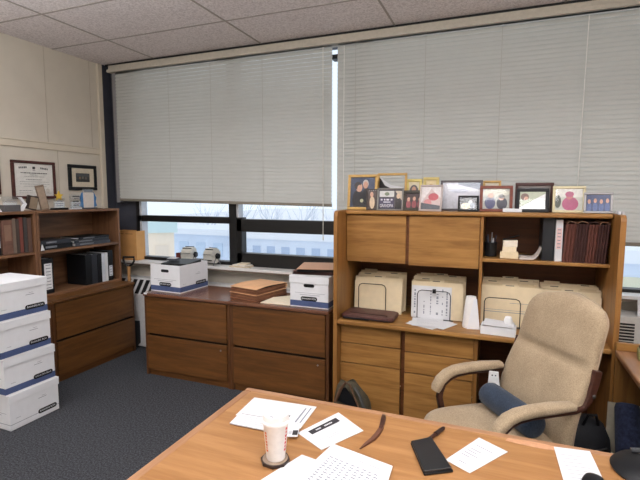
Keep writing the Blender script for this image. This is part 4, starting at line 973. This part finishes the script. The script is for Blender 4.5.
# piping around the back shell
pts = []
for i in range(N + 1):
    ring_ = rs[i]; p = min(ring_, key=lambda q: (-q[1])); pts.append((p[0] - .012, p[1] - .004, p[2]))
MB().tube([(p[0], p[1], p[2]) for p in pts[2:-2]], .006, 8).build('piping', col((158, 138, 116), .9), t)
for sy in (1, -1):
    yy = sy * .272
    path = [(-.16, .668), (-.05, .670), (.06, .668), (.135, .660), (.185, .642), (.224, .610), (.246, .572), (.254, .550)]
    rs2 = []
    for i, (x, z) in enumerate(path):
        a = path[max(0, i - 1)]; c = path[min(len(path) - 1, i + 1)]; tx, tz = c[0] - a[0], c[1] - a[1]; l = math.hypot(tx, tz); nx, nz = -tz / l, tx / l
        hw, hh = (.036, .024) if 0 < i < len(path) - 1 else (.031, .018)
        rs2.append([(x + nx * b_, yy + a_, z + nz * b_) for (b_, a_) in sel(hw, hh, 18, 2.8)])
    MB().rings(rs2).build('arm_pad', TAN, t, angle=60)
    wp = [(-.285, .83), (-.272, .77), (-.25, .70), (-.22, .655), (-.17, .643), (-.05, .641), (.06, .639), (.125, .631), (.17, .613), (.203, .585), (.224, .545), (.228, .51), (.205, .41), (.18, .345)]
    rs2 = []
    for i, (x, z) in enumerate(wp):
        a = wp[max(0, i - 1)]; c = wp[min(len(wp) - 1, i + 1)]; tx, tz = c[0] - a[0], c[1] - a[1]; l = math.hypot(tx, tz); nx, nz = -tz / l, tx / l
        hh = .022 if i < 2 else (.020 if i == 2 else (.011 if i < 10 else .016)); hw = .017
        rs2.append([(x + nx * b_, yy + a_, z + nz * b_) for (b_, a_) in ((hh, hw), (hh, -hw), (-hh, -hw), (-hh, hw))])
    ar = MB().rings(rs2, smooth=False).build('arm_frame', DWOOD, t, .006, 2)
    MB().lathe([(.010, 0), (.010, .004), (.006, .007)], 12, M=T(-.262, yy + sy * .0165, .71, -90 * sy)).build('bolt_cap', STEEL, ar)
MB().box(-.12, .24, -.25, .25, .325, .346).build('seat_pan', DWOOD, t, .004)
MB().cyl((.05, 0, .1), (.05, 0, .325), .028, n=16).build('column', BLKV, t)
for i in range(5):
    a = 2 * PI * i / 5 + .3; c, s_ = math.cos(a), math.sin(a)
    lg = MB().tube([(.05, 0, .115), (.05 + .15 * c, .15 * s_, .10), (.05 + .29 * c, .29 * s_, .068)], [.03, .024, .016], 10).build('leg', DWOOD, t)
    MB().cyl((.05 + .29 * c - .018 * s_, .29 * s_ + .018 * c, .026), (.05 + .29 * c + .018 * s_, .29 * s_ - .018 * c, .026), .026, n=16).build('caster', BLKV, lg)
# bolster cushion
ch = Matrix.Translation((.06, 2.46, 0)) @ Matrix.Rotation(R(215), 4, 'Z')
p = ch @ Vector((-.03, 0.0, .542))
b = MB(); prof_ = [(.02, -.200), (.045, -.198), (.060, -.190), (.067, -.172), (.068, -.1), (.068, .1), (.067, .172), (.060, .190), (.045, .198), (.02, .200)]
b.lathe(prof_, 28, 0, Matrix.Rotation(R(90), 4, 'X'))
tag(b.build('bolster_cushion', DBLUE, None, 0, loc=p, rz=R(215), angle=60), 'navy blue round bolster cushion lying on the tan chair seat', 'cushion')
q = ch @ Vector((-.09, -.232, .475))
t = thing('plastic_bracket', 'white plastic bracket standing behind the end of the blue bolster', 'bracket', q, 215)
MB().prism([(-.04, 0), (.04, 0), (.034, .08), (.024, .17), (-.026, .17), (-.032, .08)], -.008, .008, 0, T(0, 0, 0, 0, 0, 145) @ Matrix(((1, 0, 0, 0), (0, 0, -1, 0), (0, 1, 0, 0), (0, 0, 0, 1)))).build('plate', col((224, 226, 226), .4), t, .003)
MB().cyl((-.009, 0, .15), (-.009, -.0095, .15), .004, n=8, M=T(0, 0, 0, 0, 0, 145)).cyl((.009, 0, .15), (.009, -.0095, .15), .004, n=8, M=T(0, 0, 0, 0, 0, 145)).build('screw', BLKV, t)

# ================================================================== floor things
t = thing('tote_bag', 'slumped dark olive bag with straps on the floor by the drawers', 'bag', (-.93, 2.98, 0), 0)
rs = []
for z, hw, hd, ox in ((.0, .12, .06, 0), (.02, .135, .075, 0), (.09, .14, .08, 0), (.17, .135, .07, -.005), (.225, .12, .05, -.012), (.28, .095, .035, -.02), (.325, .06, .022, -.03)):
    rs.append([(ox + b_, a, z + .014 * math.sin(6 * b_ / .1) * (z > .1)) for a, b_ in sel(hw, hd, 24, 2.6)])
MB().rings(rs).build('body', col((70, 62, 44), .8, 0, .3, 25, .4), t, angle=180)
MB().prism([(-.085, .205), (.0, .18), (.075, .165), (.02, .25), (-.03, .31), (-.065, .30)], .070, .074, 0, Matrix(((1, 0, 0, 0), (0, 0, -1, 0), (0, 1, 0, 0), (0, 0, 0, 1)))).build('open_pocket', BLKV, t)
MB().tube([(-.10, -.085, .20), (-.06, -.085, .30), (-.03, -.07, .345), (.005, -.075, .33), (.045, -.09, .25), (.085, -.095, .16), (.12, -.09, .06), (.135, -.085, .01)], .014, 8, sy=.4).build('strap', col((104, 76, 56), .6), t)
MB().tube([(.03, -.05, .31), (.075, -.07, .26), (.12, -.08, .15), (.16, -.08, .02)], .012, 8, sy=.4).build('strap', col((60, 60, 56), .6), t)
t = thing('backpack', 'black bag standing on the floor behind the tan chair', 'bag', (.47, 2.74, 0), 20)
rs = []
for z, hw, hd in ((0, .12, .08), (.02, .14, .10), (.2, .14, .1), (.34, .125, .085), (.42, .09, .06), (.45, .04, .03)):
    rs.append([(b_, a, z) for a, b_ in sel(hw, hd, 24, 2.8)])
MB().rings(rs).build('body', col((26, 28, 34), .7, 0, .2, 30, .4), t, angle=180)
MB().tube([(-.04, -.06, .43), (-.02, -.07, .49), (.02, -.07, .49), (.04, -.06, .43)], .008, 8).build('carry_loop', BLKV, t)
MB().tube([(-.07, -.098, .32), (0, -.106, .31), (.07, -.098, .32)], .004, 6).build('zip', STEEL, t)
t = thing('carton', 'open carton with raised back flap on the floor under the return desk, holding rolls', 'box', (.625, 2.46, 0), 0)
CT = col((214, 206, 184), .8)
for nm, a in (('wall', (0, .42, 0, .006, .22)), ('wall', (0, .006, .006, .524, .22)), ('wall', (.414, .42, .006, .524, .22)), ('back_flap', (0, .42, .524, .53, .45))):
    MB().box(a[0], a[1], a[2], a[3], 0, a[4]).build(nm, CT, t)
MB().box(.006, .414, .006, .524, 0, .005).build('bottom', CT, t)
for i, (x, c, L_) in enumerate(((.700, (48, 55, 78), .50), (.855, (30, 34, 50), .46))):
    b = MB(); b.lathe([(.03, 0), (.056, .008), (.064, .03), (.066, L_ * .5), (.062, L_ - .03), (.054, L_ - .006), (.03, L_)], 22, 0, T(0, 0, 0, -24))
    tag(b.build('fabric_roll', fabric('navy_roll_cloth_%s' % 'ab'[i], tuple(v * .8 for v in c), tuple(min(255, v * 1.25) for v in c), 60), loc=(x, 2.695, .036), angle=60), ('navy blue cloth roll leaning in the carton, nearer the chair', 'black cloth roll leaning in the carton at the photo edge')[i], 'cloth roll', 'rolls in the carton')

# things on the far right
t = thing('paper_tray', 'white paper stand by the window at the right edge', 'paper stand', (.925, 3.735, .801))
MB().box(0, .22, .0, .012, 0, .13, 0, T(0, 0, 0, -8)).build('panel', WHITE, t, .002); MB().box(0, .22, 0, .1, 0, .004).build('foot', WHITE, t)
t = thing('desk_telephone', 'black handset on an olive case on the return desk', 'phone', (.725, 2.86, .7515), -10)
MB().box(0, .16, 0, .12, 0, .05).build('base', col((150, 146, 92), .6), t, .01)
MB().tube([(.01, .03, .06), (.04, .03, .075), (.12, .03, .075), (.15, .03, .06)], [.022, .014, .014, .022], 10).build('handset', BLKV, t)
